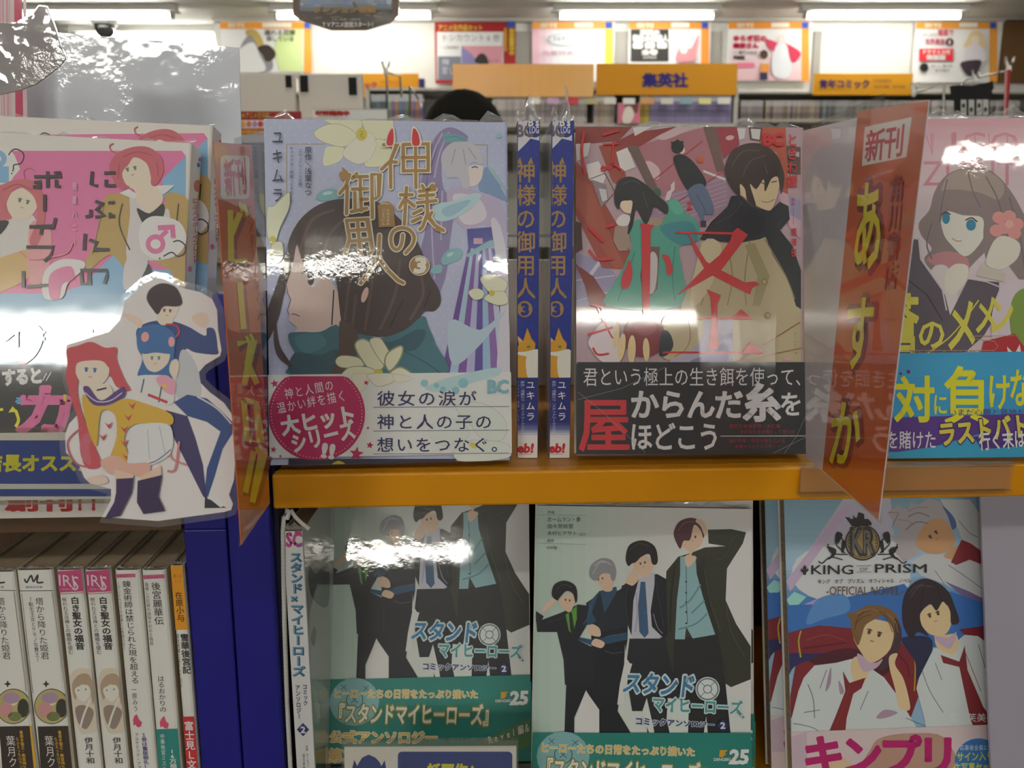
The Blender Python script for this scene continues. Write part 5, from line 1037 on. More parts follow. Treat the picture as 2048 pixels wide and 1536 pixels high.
def stand(A, B):
    A.view(1040, 1000, 3.793); A.g = 1.12
    A.grad(['a9c2b8', 'c4d4cc', 'd6dad8', 'dadada', 'dadada'], 60, -10, 1800, 2500, 20, True); A.k += 1
    for i in range(46):
        for j in range(11): A.e('b4d0c6', 140 + j * 26 + (i % 2) * 13, 60 + i * 17, 4, n=4, up=0)
        if i < 34:
            for j in range(8): A.e('b8d8cc', 1560 + j * 26 + (i % 2) * 13, 1300 + i * 17, 4, n=4, up=0)
    D1, D2 = '1c1f2a', '22252c'
    # four plain suited figures
    A.p('34362c', '1110 540 1200 430 1300 400 1400 360 1560 350 1430 330 1425 225 1600 220 1715 245 1690 330 1620 440 1570 520 1560 760 1640 940 1750 1110 1750 1360 1600 1420 1420 1300 1200 1420 1090 1330 1090 900', 0)
    A.p('2b2d26', '1330 500 1400 420 1440 700 1500 1000 1560 1300 1460 1350 1380 1100'); A.p('232528', '1170 1050 1500 1020 1560 1400 1640 2200 1320 2200 1240 1500 1150 1500')
    A.p('8fb6bd', '1215 430 1330 420 1340 560 1400 780 1480 1020 1310 1050 1260 960 1250 1056 1175 1056 1190 760 1215 560'); A.l('4c6c78', 6, '1260 500 1262 760 1270 940'); A.k += 1; [A.e('23343c', 1260, y, 7, up=0) for y in (620, 703, 776, 850, 935)]
    for s_ in ('1370 640 1290 760 1210 820', '1400 760 1300 860', '1420 860 1330 940 1200 980'): A.l('628c98', 12, s_, 1)
    A.p('dcc0a8', '1205 250 1300 200 1390 230 1380 330 1300 410 1340 440 1270 510 1250 430 1290 400 1220 340', 1); A.p('54333c', '1165 250 1200 170 1280 135 1350 150 1400 220 1390 290 1370 230 1320 190 1290 300 1240 310 1215 370 1180 310', 1); A.p('dcc0a8', '1330 160 1360 142 1400 170 1420 240 1400 270 1370 200', 1); face(A, 1310, 280, 46, 4)
    A.p(D1, '770 650 850 620 900 600 1040 560 1110 600 1120 1020 1090 1060 960 1000 850 1040 800 900'); A.p('c2c4d2', '900 600 930 590 1020 545 1020 640 990 840 1000 960 1080 1040 870 1070 845 1030 860 760'); A.p('3a5c80', '915 620 950 620 975 1010 945 1045 905 1000 895 800'); A.p(D2, '830 1050 1100 1050 1200 1500 1180 2200 980 2200 960 1600 850 1600 800 1300')
    A.p('d9dade', '960 1600 1010 1530 1100 1700 1180 2200 1010 2200 960 1900') if 0 else None
    A.p('dcc0a8', '850 440 940 420 1010 470 990 560 940 590 900 560 860 500', 1); A.p('1f1c20', '800 440 830 340 930 305 1020 350 1045 450 1030 490 1000 480 980 410 920 430 880 470 850 480 820 500', 1); face(A, 930, 480, 42, -14); A.p('dcc0a8', '800 620 830 560 880 500 890 560 900 600 850 650', 1); A.p(D1, '740 700 800 630 870 660 850 760 790 860 740 860')
    A.p('1c1c22', '500 780 560 740 760 680 820 720 815 1060 790 1200 640 1190 540 1180 540 1000'); A.p('2b4c6a', '520 780 600 690 730 655 740 720 650 880 560 930 480 960 450 1040 560 1060 810 1000 810 1060 560 1110 440 1060 440 1000', 0); A.p('1f2630', '545 850 590 720 610 700 640 860 730 700 800 690 815 960 620 1000 600 960'); A.p('181b24', '560 1110 790 1100 790 1260 740 1600 860 1800 900 2200 590 2200 600 1620 500 1440 410 1650 410 2200 320 2200 350 1400 560 1400')
    A.p('dcc0a8', '560 560 640 540 700 570 700 680 640 690 600 640 570 600', 1); A.p('8f9098', '525 570 540 490 620 440 700 460 730 540 715 610 690 600 680 560 620 560 590 600 560 610', 1); A.l('b8b8c0', 7, '560 500 620 460 690 490', 1); face(A, 610, 600, 38, -16); A.p('dcc0a8', '510 1000 540 940 600 970 610 1030 560 1030', 1); A.p('dcc0a8', '540 1090 570 1050 640 1080 620 1120 570 1110', 1)
    A.p(D1, '120 900 160 910 320 850 440 790 520 800 500 960 440 1060 560 1120 560 1400 340 1400 330 1210 280 1000 130 1000'); A.p(D1, '120 840 180 880 160 920 120 920'); A.p('5c9a3c', '345 870 430 800 430 900 400 1020 370 990'); A.p('23252c', '370 850 392 850 412 980 400 1060 380 980'); A.p('dcc0a8', '160 830 200 780 270 730 280 760 220 820 180 850', 1)
    A.p('dcc0a8', '290 760 360 710 420 720 410 790 370 850 310 800', 1); A.p('1c1a1e', '240 720 260 640 340 610 420 650 435 740 420 780 400 710 350 690 300 740 280 760', 1); face(A, 360, 760, 38, 10)
    A.p('d9dade', '500 1440 560 1520 600 1620 590 2200 410 2200 430 1700') if 0 else None
    A.k += 1
    for c, w_, q_ in (('4c4e42', 7, '1400 520 1440 760 1520 1000'), ('4c4e42', 6, '1600 300 1560 420 1480 460'), ('4c4e42', 6, '1650 260 1580 330'), ('4c4e42', 7, '1560 800 1600 1000 1700 1180'), ('23241e', 8, '1180 480 1150 700 1140 1000'), ('3a3c44', 5, '1020 560 1060 800 1090 960'), ('3a3c44', 5, '820 640 800 800 830 960'), ('3a3c44', 5, '200 930 300 900 340 880'),
                     ('8c5460', 7, '1200 230 1250 170 1320 165'), ('4a4348', 6, '830 380 900 330 980 350'), ('4a4348', 5, '270 680 330 640 390 660'), ('c4c4cc', 5, '550 560 600 480 650 470'), ('3c6484', 6, '480 940 520 880 540 800'), ('3c6484', 5, '640 1040 720 1020 790 1020'), ('9a9cb4', 6, '880 700 890 860 870 1000'), ('9a9cb4', 5, '1010 860 1040 960 1080 1010'), ('5c6068', 4, '640 1140 700 1160 780 1150')): A.l(c, w_, q_, 1, up=0)
    A.view(1040, 1200, 3.793)
    A.p('dcdcdc', '498 685 600 830 600 1060 415 1060 415 900'); A.p('d8dada', '795 330 800 430 832 478 850 480 806 640 786 780 736 792 756 640 790 480'); A.p('d8dcda', '960 740 1010 960 1030 1080 1000 1080 940 880 920 860'); A.p('d4dcd8', '1120 740 1280 760 1270 1080 1150 1080 1110 900'); A.p('d4dcd8', '1410 880 1430 1090 1380 1090')
    stand_title(A)
    A.view(1040, 1000, 3.793); G = '3c4a48'
    A.t('作画', '206 78 262 104', G); A.l('8ca098', 3, '135 112 500 116'); A.t('ホームラン・拳', '205 124 460 168', G); A.t('加々見絵里', '205 178 404 216', G); A.t('木村ヒデサト', '205 232 432 268', G); A.t('ほか', '446 246 500 272', G); A.t('原作', '203 294 258 320', G); A.l('8ca098', 3, '135 326 500 334'); A.t('coly', '202 342 284 376', G, lat=1)
    B.view(1040, 1200, 3.793); B.g = 1.12; B.r('1f7c74', -100, 1000, 1900, 2500); B.e('7fb0b4', 325, 1180, 200, 190); B.k += 1
    for i in range(20):
        for j in range(18): B.e('2c9088', 1050 + j * 28 + (i % 2) * 14, 1100 + i * 18, 5, n=4, up=0)
    B.l('2a5c68', 5, '215 1040 260 1085'); B.l('2a5c68', 5, '260 1045 215 1085'); B.l('2a5c68', 5, '395 1055 440 1095'); B.l('2a5c68', 5, '440 1055 395 1095'); B.e('2a5c68', 327, 1165, 70); B.e('7fb0b4', 327, 1165, 63); B.l('2a5c68', 6, '300 1140 352 1190'); B.l('2a5c68', 6, '352 1140 300 1190')
    B.t('ヒーローたちの日常をたっぷり描いた', '', 'd4b468', b=.02, o=('e4dcc0', .05), quad='155 1070 1325 1110 1325 1180 150 1150'); B.t('『スタンドマイヒーローズ』', '', 'e6e6dc', b=.03, o=('8a8a3c', .07), quad='150 1185 1470 1225 1460 1400 140 1350')
    B.p('d09c2c', '1510 1130 1570 1130 1545 1155 1560 1158 1530 1185 1505 1180'); B.t('DENGEKI', '1465 1190 1590 1212', 'e6eae8', lat=1, b=.02); B.t('25', '1582 1130 1718 1232', 'eef0ee', lat=1, b=.05, skew=10); B.t('th', '1690 1212 1720 1232', 'dcdcdc', lat=1)
    B.t('公式アンソロジー', '', 'd4b468', b=.03, o=('e4dcc0', .06), quad='130 1400 1000 1425 1000 1530 125 1500'); B.t('第二弾登場！', '', 'd4b468', b=.03, o=('e4dcc0', .06), quad='120 1540 800 1560 800 1680 115 1650')
    B.p('4c7c50', '1100 1620 1760 1330 1760 1560 1300 1700'); B.t('Revel編＆', '', 'e4e4dc', o=('2c3c34', .05), b=.02, quad='1380 1470 1740 1370 1740 1450 1400 1550')
s1 = make_book('manga_volume', MBk, W, HB, .0135, 'd9dada', stand, 'anthology with four suited figures and green band, front copy in the middle lower shelf', 'copies of the four-suits anthology', spine=1, obi=(.0004, .0475, '1f7c74'), seed=51, material=PR)
s2 = copy_tree(s1, None, pose(.0825, .4607, 1.0045, .6, 12.9, .4)); s2['label'] = 'anthology copy standing directly behind the middle front copy, only its right edge showing'
s3 = copy_tree(s1, None, pose(-.0522, .4787, 1.0175, 2.25, 19.3, .48)); s3['label'] = 'anthology with four suited figures, left copy with lamp glare beside the spine-out copy'
for ch in s3.children:
    if ch.name.startswith(('cover', 'paper_band')): ch.material_slots[0].link = 'OBJECT'; ch.material_slots[0].material = PR2
b = MB(); b.box(-.068, .068, -.002, .03, 0, .0125, (.5, .5, .5)); riser = b.build('display_riser', mat('riser_grey', '8a8a86'), M=pose(-.0522, .4787, .9996, 2.25, 0, 0)); tag(riser, 'grey riser under the left anthology copy', 'riser')

# spine-out anthology, with price cord
def sspine(A):
    A.view(540, 1000, 3.793); A.g = 1.15; A.r('d8d8d8', 60, 100, 400, 2200); A.t('SC', '125 250 240 352', 'b84a8c', lat=1, b=.05); A.p('c03a58', '185 232 240 212 240 245 190 262'); A.l('4c78b0', 5, '200 350 240 350 245 335', 1)
    for cc, bw in (('3c7ca4', .07), ('9cd0dc', .01)): A.t('スタンド×マイヒーローズ', '', cc, b=bw, v=1, quad='150 395 245 395 272 1340 170 1340')
    for cc, bw in (('1f4c6c', .0),): A.t('スタンド×マイヒーローズ', '', cc, b=-0, v=1, quad='153 397 248 397 275 1342 173 1342')
    A.t('コミック', '', '2a3060', v=1, b=.02, quad='245 1395 283 1395 290 1560 252 1560'); A.t('アンソロジー', '', '2a3060', v=1, b=.02, quad='190 1400 228 1400 240 1660 205 1660'); A.p('26306a', '250 1690 297 1740 252 1790 205 1740'); A.t('2', '234 1718 268 1764', 'e8ecf4', lat=1, b=.04); A.t('作画 ホームラン・拳', '', '55585c', v=1, quad='270 1860 290 1860 300 2060 280 2060'); A.t('加々見絵里', '', '55585c', v=1, quad='245 1920 265 1920 272 2080 252 2080')
def sright(A):
    A.view(540, 1000, 3.793); A.g = 1.0; A.p('b9bdb8', '240 60 460 60 460 2300 240 2300'); A.p('4c544c', '300 500 350 560 440 480 440 800 330 760 290 620', 1); A.p('6c6a64', '330 960 350 1000 335 1110 310 1060', 1); A.p('1f6c64', '320 1900 420 1860 420 2400 300 2400'); A.p('b0d0c8', '310 1400 360 1500 370 1800 320 1760', 1)
q = at(590, 1047, Y=.447); spine_book('manga_volume', pose(q.x, .4445, .9997, .0, 0, -.3), .0112, HB, W, 'd9dada', sspine, 'spine-out white anthology with teal outlined lettering beside the navy post', board='c4c8c4', right=sright, seed=61, top='9c8f7c')
def cord():
    m = MB(); y = .418; P = [at(x, yy, Y=y) for x, yy in ((581, 1536), (574, 1400), (569, 1250), (567, 1150), (566, 1060), (568, 1034), (573, 1020), (580, 1022), (574, 1038))]; m.tube(P, .0012, (.55, .55, .52), n=8)
    for i in range(len(P) - 4):
        d = (P[i + 1] - P[i]); L = d.length
        for k in range(int(L / .0022)):
            c = P[i] + d * (k / (L / .0022)); m.ball(c, .00135, .00135, .0008, (.62, .62, .6), n=6, m=4)
    m.tube([at(x, yy, Y=y) for x, yy in ((582, 1020), (590, 1033), (602, 1045), (618, 1058))], .0011, (.6, .6, .57), n=8); tag(m.build('white_cord', mat('cord_white', vcol=True, rough=.8), smooth=True), 'white braided cord looped over the spine-out anthology beside the navy post', 'cord')
cord()

# ------------------------------------------------------------------ novel with crest
def kop(A, B):
    A.view(1500, 980, 3.737); A.g = 1.15
    A.grad(['7fa4bc', '94b8d0', 'a8c8e0', '4c84c4', '3a6cb4'], 200, 0, 1950, 1100, 22); A.p('c4c0d4', '700 60 1050 60 1100 640 900 820 560 830 300 620 420 480', 0); A.p('d8dce6', '420 460 1050 380 1180 560 1140 760 620 840 330 700', 1); A.p('c8b4d4', '270 680 700 120 760 130 300 760', 0); A.p('a0dcd8', '270 820 330 760 420 800 320 900', 0); A.p('b4a0d4', '360 880 600 780 640 830 420 1010 350 960', 1)
    # plain figure lying at the top right
    A.p('c9ccd0', '1420 70 1640 70 1815 310 1840 860 1600 780 1450 700 1280 640 1200 540 1300 480 1480 480 1600 430 1560 300', 0); A.p('5468a0', '1440 120 1520 200 1540 280 1470 290 1420 160', 1)
    A.p('b4aeb4', '1100 110 1180 150 1200 90 1260 110 1340 60 1420 90 1480 200 1510 300 1420 250 1300 320 1230 400 1260 480 1150 540 1040 420 1120 430 1050 340 1130 340 1030 170', 0); A.l('6c6870', 4, '1030 165 1110 170 1060 280', 0); A.p('c99c72', '1240 380 1300 260 1400 210 1480 260 1530 360 1500 440 1380 480 1260 440', 1); A.p('c9a078', '1500 440 1600 400 1620 470 1550 520 1450 500', 1); face(A, 1370, 335, 66, -38, '4a3c34'); A.l('787480', 7, '1180 200 1260 170 1340 200', 1); A.l('787480', 7, '1160 300 1240 240 1330 250', 1)
    A.p('843038', '1580 370 1650 400 1815 520 1820 590 1640 520 1540 560 1500 540', 0); A.k += 1
    for s_ in ('1560 230 1640 320 1700 350', '1620 440 1740 500 1815 600', '1480 560 1600 640 1820 800', '1380 600 1450 700'): A.l('50505c', 4, s_, 1, up=0)
    A.p('7a6c9c', '1450 680 1640 760 1840 860 1840 900 1600 800', 0)
    A.p('3a70bc', '270 860 600 850 720 800 1150 700 1200 760 1500 760 1840 880 1850 1100 1200 1200 280 1100', 0); A.p('5c90d0', '500 820 700 780 740 900 560 960 420 1000', 1)
    # red coats
    A.p('7c2630', '275 1070 380 1040 520 1010 740 1030 1000 1100 1150 1150 1250 1250 1260 1536 1200 1700 300 1700 300 1536 340 1300 290 1240', 0); A.p('2c2c5c', '275 1230 500 1220 760 1190 700 1240 480 1260 330 1320 280 1400', 1); A.p('4c1c2c', '480 1250 720 1180 1000 1250 1050 1340 900 1400 480 1300', 1); A.l('b0a03c', 12, '380 1050 362 1130 378 1250', 1); A.p('b8a83c', '1145 1155 1210 1150 1260 1230 1230 1260 1180 1200', 0); A.l('b8a83c', 8, '1180 1160 1230 1280 1226 1500', 1)
    A.p('7c2630', '1560 1040 1850 1000 1850 1250 1700 1200 1600 1080', 0); A.p('b8a83c', '1770 1010 1845 1000 1845 1080 1765 1120', 0); A.p('282c4c', '1140 1100 1340 1100 1350 1240 1250 1420 1230 1280 1150 1160', 1)
    # two plain figures with white shirts and red ties
    A.p('cfd8da', '400 1400 480 1310 640 1290 760 1260 900 1330 1000 1400 1100 1536 1320 1900 1380 2400 290 2400 310 1700 360 1500', 0); A.p('dfc79c', '750 1300 800 1240 900 1290 850 1440 780 1450', 1); A.p('c4acc4', '800 1220 920 1290 990 1260 940 1330 840 1350', 1)
    A.p('dfc79c', '780 1000 880 960 1060 1000 1080 1100 1020 1220 900 1290 820 1200 770 1100', 1); A.p('80603c', '715 930 800 900 880 860 1000 870 1090 930 1130 1050 1120 1160 1060 1260 1020 1280 1070 1100 1050 1010 990 940 940 960 860 1010 830 1100 800 1160 760 1060 745 960', 1); A.p('48343c', '1080 950 1130 1050 1115 1180 1050 1300 960 1340 1040 1200 1080 1080', 1)
    for s_ in ('800 940 880 900 960 890', '780 1000 840 950 900 930', '1000 910 1060 1000 1090 1100'): A.l('5c4430', 6, s_, 1)
    face(A, 925, 1070, 92, 16, '5c4430', 'b04048'); A.p('dfc79c', '1040 1240 1100 1220 1080 1300 1140 1400 1180 1536 1190 1640 1110 1620 1080 1480 1040 1330', 1)
    A.p('7f2a30', '690 1350 740 1440 860 1400 830 1480 770 1520 720 1700 690 2000 620 1960 540 1920 640 1680 710 1500', 0)
    A.p('cfd8da', '1240 1480 1260 1400 1370 1180 1480 1180 1600 1080 1700 1090 1780 1150 1850 1260 1860 2200 1380 2200 1300 1700', 0); A.p('dfc79c', '1380 1100 1460 1080 1540 1080 1550 1180 1500 1230 1400 1180', 1); A.p('c4acc4', '1370 1090 1480 1100 1540 1060 1500 1180 1430 1160', 1)
    A.p('dfc79c', '1260 940 1330 860 1450 830 1500 900 1500 1000 1450 1080 1350 1080 1280 1010', 1); A.p('34282e', '1140 830 1190 720 1290 660 1400 690 1480 760 1520 850 1560 980 1500 1000 1490 900 1440 830 1390 900 1340 850 1270 920 1280 1010 1330 1090 1250 1060 1200 1110 1140 1000', 1); A.l('5c4c54', 6, '1200 800 1260 720 1360 720', 1); face(A, 1370, 930, 76, -16, '4c3c2c', 'b07068')
    A.p('7f2a30', '1420 1230 1560 1280 1600 1160 1610 1240 1620 1340 1740 1620 1800 1700 1700 1860 1640 1700 1560 1320 1440 1290', 0); A.k += 1
    for s_ in ('1280 1340 1340 1500 1440 1660', '1380 1290 1430 1420', '1700 1150 1780 1400 1850 1500', '430 1450 470 1560 480 1700', '570 1340 520 1480', '880 1500 820 1640', '1160 1700 1300 1760', '320 1740 480 1780 600 1880', '400 1660 520 1640'): A.l('5c5c6c', 4.5, s_, 1, up=0)
    for s_ in ('600 1320 560 1500 600 1440', '940 1700 1000 1640 1100 1660 1010 1700', '660 1420 700 1500 670 1520'): A.p('a890a8', s_, 1)
    A.k += 1
    for c, w_, q_ in (('a08050', 6, '790 920 880 890 960 900'), ('a08050', 5, '1010 920 1080 980 1100 1060'), ('5a3f2a', 5, '850 900 800 960 780 1040'), ('5a3f2a', 5, '960 900 1020 960 1060 1060'), ('5c4c54', 5, '1180 780 1230 720 1300 700'), ('1e161a', 5, '1300 700 1280 800 1270 900'), ('1e161a', 5, '1400 720 1420 800 1470 860'), ('8c8890', 5, '1180 160 1240 130 1330 130'), ('8c8890', 5, '1100 220 1170 230 1220 260'),
                     ('94404a', 8, '420 1120 560 1080 700 1120'), ('5a1c26', 7, '400 1180 560 1160 720 1140'), ('5a1c26', 6, '1100 1220 1170 1300 1190 1400'), ('a03c44', 5, '1600 1200 1640 1300 1720 1500'), ('a03c44', 5, '740 1460 700 1600 640 1760')): A.l(c, w_, q_, 1, up=0)
    # crest
    K = '2b2b2e'; A.p(K, '706 200 745 205 742 215 770 212 762 185 790 210 800 196 805 165 830 170 850 180 850 215 880 215 905 245 905 262 760 272', 0)
    A.k += 1
    for sg in (-1, 1):
        X = lambda v: 838 + sg * v
        for q in ((130, 400, 185, 330, 200, 400, 130, 470), (110, 480, 230, 470, 260, 400), (150, 520, 240, 500, 300, 545, 330, 530)): A.l(K, 9, [(X(q[i]), q[i + 1]) for i in range(0, len(q), 2)], 1, up=0)
        A.p(K, [(X(a), b_) for a, b_ in ((150, 330), (190, 310), (206, 350), (190, 400), (170, 380))], 1, up=0); A.p(K, [(X(a), b_) for a, b_ in ((120, 390), (150, 380), (160, 440), (150, 470))], 1, up=0)
        A.p(K, [(X(a), b_) for a, b_ in ((200, 440), (270, 420), (230, 470), (262, 520), (210, 490))], 1, up=0)
    A.e(K, 838, 392, 132, 134, n=32); A.e('94835a', 838, 392, 122, 124, n=32); A.e(K, 838, 392, 112, 114, n=32); A.e('a08c5c', 838, 392, 108, 110, n=32); A.t('KR', '750 290 926 478', '3c3c40', lat=1, b=.06); A.t('KR', '762 300 914 468', '77706a', lat=1, b=.005); A.k += 1
    for y in (345, 370, 395, 420): A.star(K, 738, y, 8, up=0); A.star(K, 938, y, 8, up=0)
    A.t('KING', '455 560 766 628', K, lat=1, b=.01); A.t('OF', '815 578 876 604', '77706a', lat=1); A.t('PRISM', '930 552 1314 616', K, lat=1, b=.01); A.l('77706a', 3, '790 565 900 562'); A.l('77706a', 3, '790 612 900 610')
    A.p(K, '404 556 420 580 410 600 430 580 434 600 416 612 414 632 394 632 390 612 374 604 378 582 396 600 390 578', 0)
    A.t('キング　オブ　プリズム　オフィシャル　ノベル', '', K, b=.012, quad='500 664 1200 656 1200 692 500 700'); A.t('-OFFICIAL NOVEL-', '566 718 1142 782', '6c5a50', lat=1, b=.006); A.t('東　芙美子', '1470 1662 1830 1730', 'dfe6ee') 
    B.view(1500, 1125, 3.737); B.g = 1.1; B.p('d8c8cc', '280 1262 1960 1200 1960 2300 280 2300'); B.p('b89484', '880 1540 900 1380 980 1300 1200 1270 1440 1300 1500 1540', 1); B.p('d8c0a0', '560 1440 640 1420 760 1500 860 1600 600 1600', 1); B.p('c9b4c4', '300 1300 420 1260 420 1540 320 1540', 0)
    B.e('3a78bc', 1700, 1480, 178, 172, n=30); B.t('応募者全員に', '1560 1355 1770 1400', 'd8e2ee', fl=.95); B.t('サイン入り', '1535 1405 1810 1478', 'c8d45c', b=.03, rot=-2); B.t('生写真セット', '1515 1485 1835 1560', 'c8d45c', b=.03, rot=-2)
    B.t('キンプリ', '400 1290 1540 1580', 'b41a6c', b=.045, fl=1.1)
KM = pose(.2365, .4697, 1.0055, -.42, 13.07, -1.2)
kp = make_book('novel', KM, W, HB, .0135, '8fb4d0', kop, 'novel with black and gold crest above figures in white shirts, lower right', 'two copies of the crest novel', spine=1, obi=(.0003, .0355, 'd8c8cc'), seed=71, material=PR)
kp2 = copy_tree(kp, None, pose(.2285, .4867, 1.0055, -.42, 13.07, -.9)); kp2['label'] = 'second copy of the crest novel, standing behind and showing only at its left edge'

# ------------------------------------------------------------------ bunko spines at lower left
bx = []
ZBk = at(85, 1140, Y=.432).z - .148
def bk(x0t, x1t, draw, lab, col='dedad2', group=None, right=None, board=None, y=1140, h=.148):
    q0, q1 = at(x0t, y, Y=.432), at(x1t, y, Y=.432); t = q1.x - q0.x
    o = spine_book('paperback', pose((q0.x + q1.x) / 2, .432, ZBk, 2.9, 0, 0), t - .0004, q0.z - ZBk + (0 if h == .148 else h - .148), .105, col, draw, lab, group, board=board or 'b9ad98', right=right, seed=int(x0t) + 200, gain=1.3, topfilm=.0015); return o
def V(A): return A.view(0, 1020, 2.977)
def mser(dx):
    def f(A):
        V(A); A.l('3a3638', 4, [(100 + dx, 482 + dx * .02), (322 + dx, 480)]); A.l('3a3638', 10, [(145 + dx, 410), (160 + dx, 430), (185 + dx, 390), (200 + dx, 425), (225 + dx, 388), (222 + dx, 430), (258 + dx, 430)], 1); A.t('講談社文庫', f'{152+dx} 452 {254+dx} 466', '4a4648')
        A.l('77706e', 3, [(130 + dx, 500), (195 + dx, 1090)]); A.l('77706e', 3, [(312 + dx, 490), (386 + dx, 1080)])
        A.t('塔から降りた姫君', '', '3a3638', v=1, quad=f'{207+dx} 520 {258+dx} 520 {297+dx} 890 {243+dx} 890'); A.t('～転生王女とケモノな賢王～', '', '4a4648', v=1, quad=f'{165+dx} 515 {196+dx} 515 {240+dx} 905 {212+dx} 905')
        A.star('2c2a2c', 275 + dx, 1035, 22, n=4, q=.4); A.e('4a4644', 308 + dx, 1168, 104, 106, n=26); A.e('b0a46c', 308 + dx, 1168, 99, 101, n=26); A.k += 1; [A.e(c, 308 + dx + a, 1168 + b_, r1, r2, up=0) for c, a, b_, r1, r2 in (('a088a0', -10, -50, 50, 34), ('c08c8c', -40, 20, 40, 46), ('34342c', 60, 10, 34, 56), ('e0cdb8', 0, -30, 26, 26), ('e0cdb8', -44, 24, 20, 24), ('6c7444', 10, 60, 40, 28))]
        A.p('2e2420', [(225 + dx, 1288), (406 + dx, 1284), (440 + dx, 1620), (250 + dx, 1620)]); A.p('d2a020', [(406 + dx, 1284), (446 + dx, 1284), (482 + dx, 1620), (440 + dx, 1620)]); A.t('葉月クロル', '', 'd4d0cc', v=1, quad=f'{262+dx} 1340 {318+dx} 1340 {352+dx} 1660 {298+dx} 1660'); A.t('最南多婚王・教宮持ち', '', 'c89c30', v=1, b=.02, quad=f'{345+dx} 1310 {366+dx} 1310 {392+dx} 1540 {368+dx} 1540'); A.t('らぶえっちロマンス', '', 'c89c30', v=1, b=.02, quad=f'{322+dx} 1350 {342+dx} 1350 {372+dx} 1560 {350+dx} 1560')
    return f
bk(-54, 28, mser(-229.), 'white paperback spine with black swirl initial at the far left edge, cut by the frame', y=1144)
bk(32, 104, mser(0.), 'white paperback spine with black swirl initial, round picture and yellow-black lower band')
def iris(dx):
    def f(A):
        V(A); A.p('b44472', [(333 + dx, 365), (492 + dx, 355), (500 + dx, 484), (350 + dx, 492)]); A.l('b44472', 4, [(352 + dx, 500), (502 + dx, 492)])
        A.t('IRI', '', 'e4c8d4', lat=1, quad=f'{350+dx} 385 {436+dx} 390 {450+dx} 462 {352+dx} 448'); A.t('S', f'{430+dx} 395 {468+dx} 478', 'e4c8d4', lat=1); A.t('一迅社文庫アイリス', f'{360+dx} 466 {440+dx} 476', 'e4c8d4')
        A.t('白き聖女の福音', '', '2e2a2c', v=1, b=.028, quad=f'{418+dx} 515 {470+dx} 515 {508+dx} 832 {450+dx} 832'); A.t('呪われ王は神との離婚を望む', '', '3e3a3c', v=1, quad=f'{368+dx} 520 {396+dx} 520 {440+dx} 860 {408+dx} 860')
        A.p('cfc4b4', [(420 + dx, 1000), (480 + dx, 940), (550 + dx, 970), (580 + dx, 1100), (600 + dx, 1280), (530 + dx, 1330), (460 + dx, 1290)], 1); A.p('a8937c', [(430 + dx, 1040), (470 + dx, 980), (530 + dx, 980), (560 + dx, 1060), (555 + dx, 1160), (530 + dx, 1060), (480 + dx, 1040), (450 + dx, 1130)], 1); A.p('e6d8cc', [(450 + dx, 1060), (520 + dx, 1040), (540 + dx, 1090), (500 + dx, 1140), (460 + dx, 1110)], 1)
        A.e('8c8898', 468 + dx, 1072, 6, 6); A.e('8c8898', 512 + dx, 1066, 6, 6); A.p('8c7c74', [(450 + dx, 1180), (500 + dx, 1160), (560 + dx, 1200), (520 + dx, 1300), (470 + dx, 1270)], 1); A.l('e6dccc', 12, [(540 + dx, 1120), (500 + dx, 1220), (480 + dx, 1290)], 1)
        A.t('伊月十和', '', '3a3638', v=1, b=.005, quad=f'{500+dx} 1350 {552+dx} 1350 {568+dx} 1510 {515+dx} 1510')
    return f
bk(112, 164, iris(0.), 'white paperback spine with a pink square top label, left copy of the matching pair', group='matching pink-topped paperbacks')
bk(168, 220, iris(168.), 'white paperback spine with a pink square top label, right copy of the matching pair', group='matching pink-topped paperbacks')
def alch(A):
    V(A); A.p('b8587c', '683 382 805 378 808 400 687 404'); A.t('か-6-5', '715 384 762 400', '6a2c48'); A.t('錬金術師は禁じられた現を超える', '', '302c2e', v=1, b=.006, quad='726 420 778 420 832 1035 782 1035'); A.t('～マンドラゴラの妙薬と人魚姫の恋～', '', '6a6668', v=1, quad='694 425 714 425 750 835 730 835'); A.t('一原みう', '', '302c2e', v=1, quad='782 1050 812 1050 826 1200 792 1200')
    A.p('c84a6c', '800 1225 815 1215 830 1250 846 1262 838 1290 818 1292 806 1275 796 1285 792 1250', 0); A.t('１巻は重版御礼！', '', '4a3c7c', v=1, b=.015, quad='838 1325 872 1325 892 1540 858 1540'); A.t('アルケミック・ファンタジー', '', '3a3638', v=1, quad='800 1325 826 1325 850 1640 822 1640')
bk(228, 280, alch, 'white paperback spine with thin pink top bar and a long vertical title')
def koukyu(A):
    V(A); A.p('b8587c', '842 388 978 382 980 406 845 412'); A.t('は-5-19', '875 392 940 408', '6a2c48'); A.t('後宮麗華伝', '', '302c2e', v=1, b=.006, quad='898 428 955 428 980 685 920 685'); A.t('毒殺しの花嫁の謎咲き初める箱庭', '', '5a5658', v=1, quad='860 430 884 430 916 805 892 805'); A.t('はるおかりの', '', '302c2e', v=1, quad='936 985 978 985 994 1205 950 1205')
    A.p('c84a6c', '962 1240 978 1225 990 1260 1006 1272 998 1300 980 1298 966 1285 956 1296 952 1262', 0); A.p('237c78', '925 1305 1062 1300 1095 1700 950 1700'); A.t('中華後宮ミステリー', '', 'd8d8d0', v=1, quad='952 1330 980 1330 1000 1620 970 1620'); A.t('16万部', '', 'd8d8d0', v=1, b=.03, quad='1004 1420 1046 1420 1056 1540 1014 1540')
bk(282, 331, koukyu, 'white paperback spine with thin pink top bar and a teal lower band')
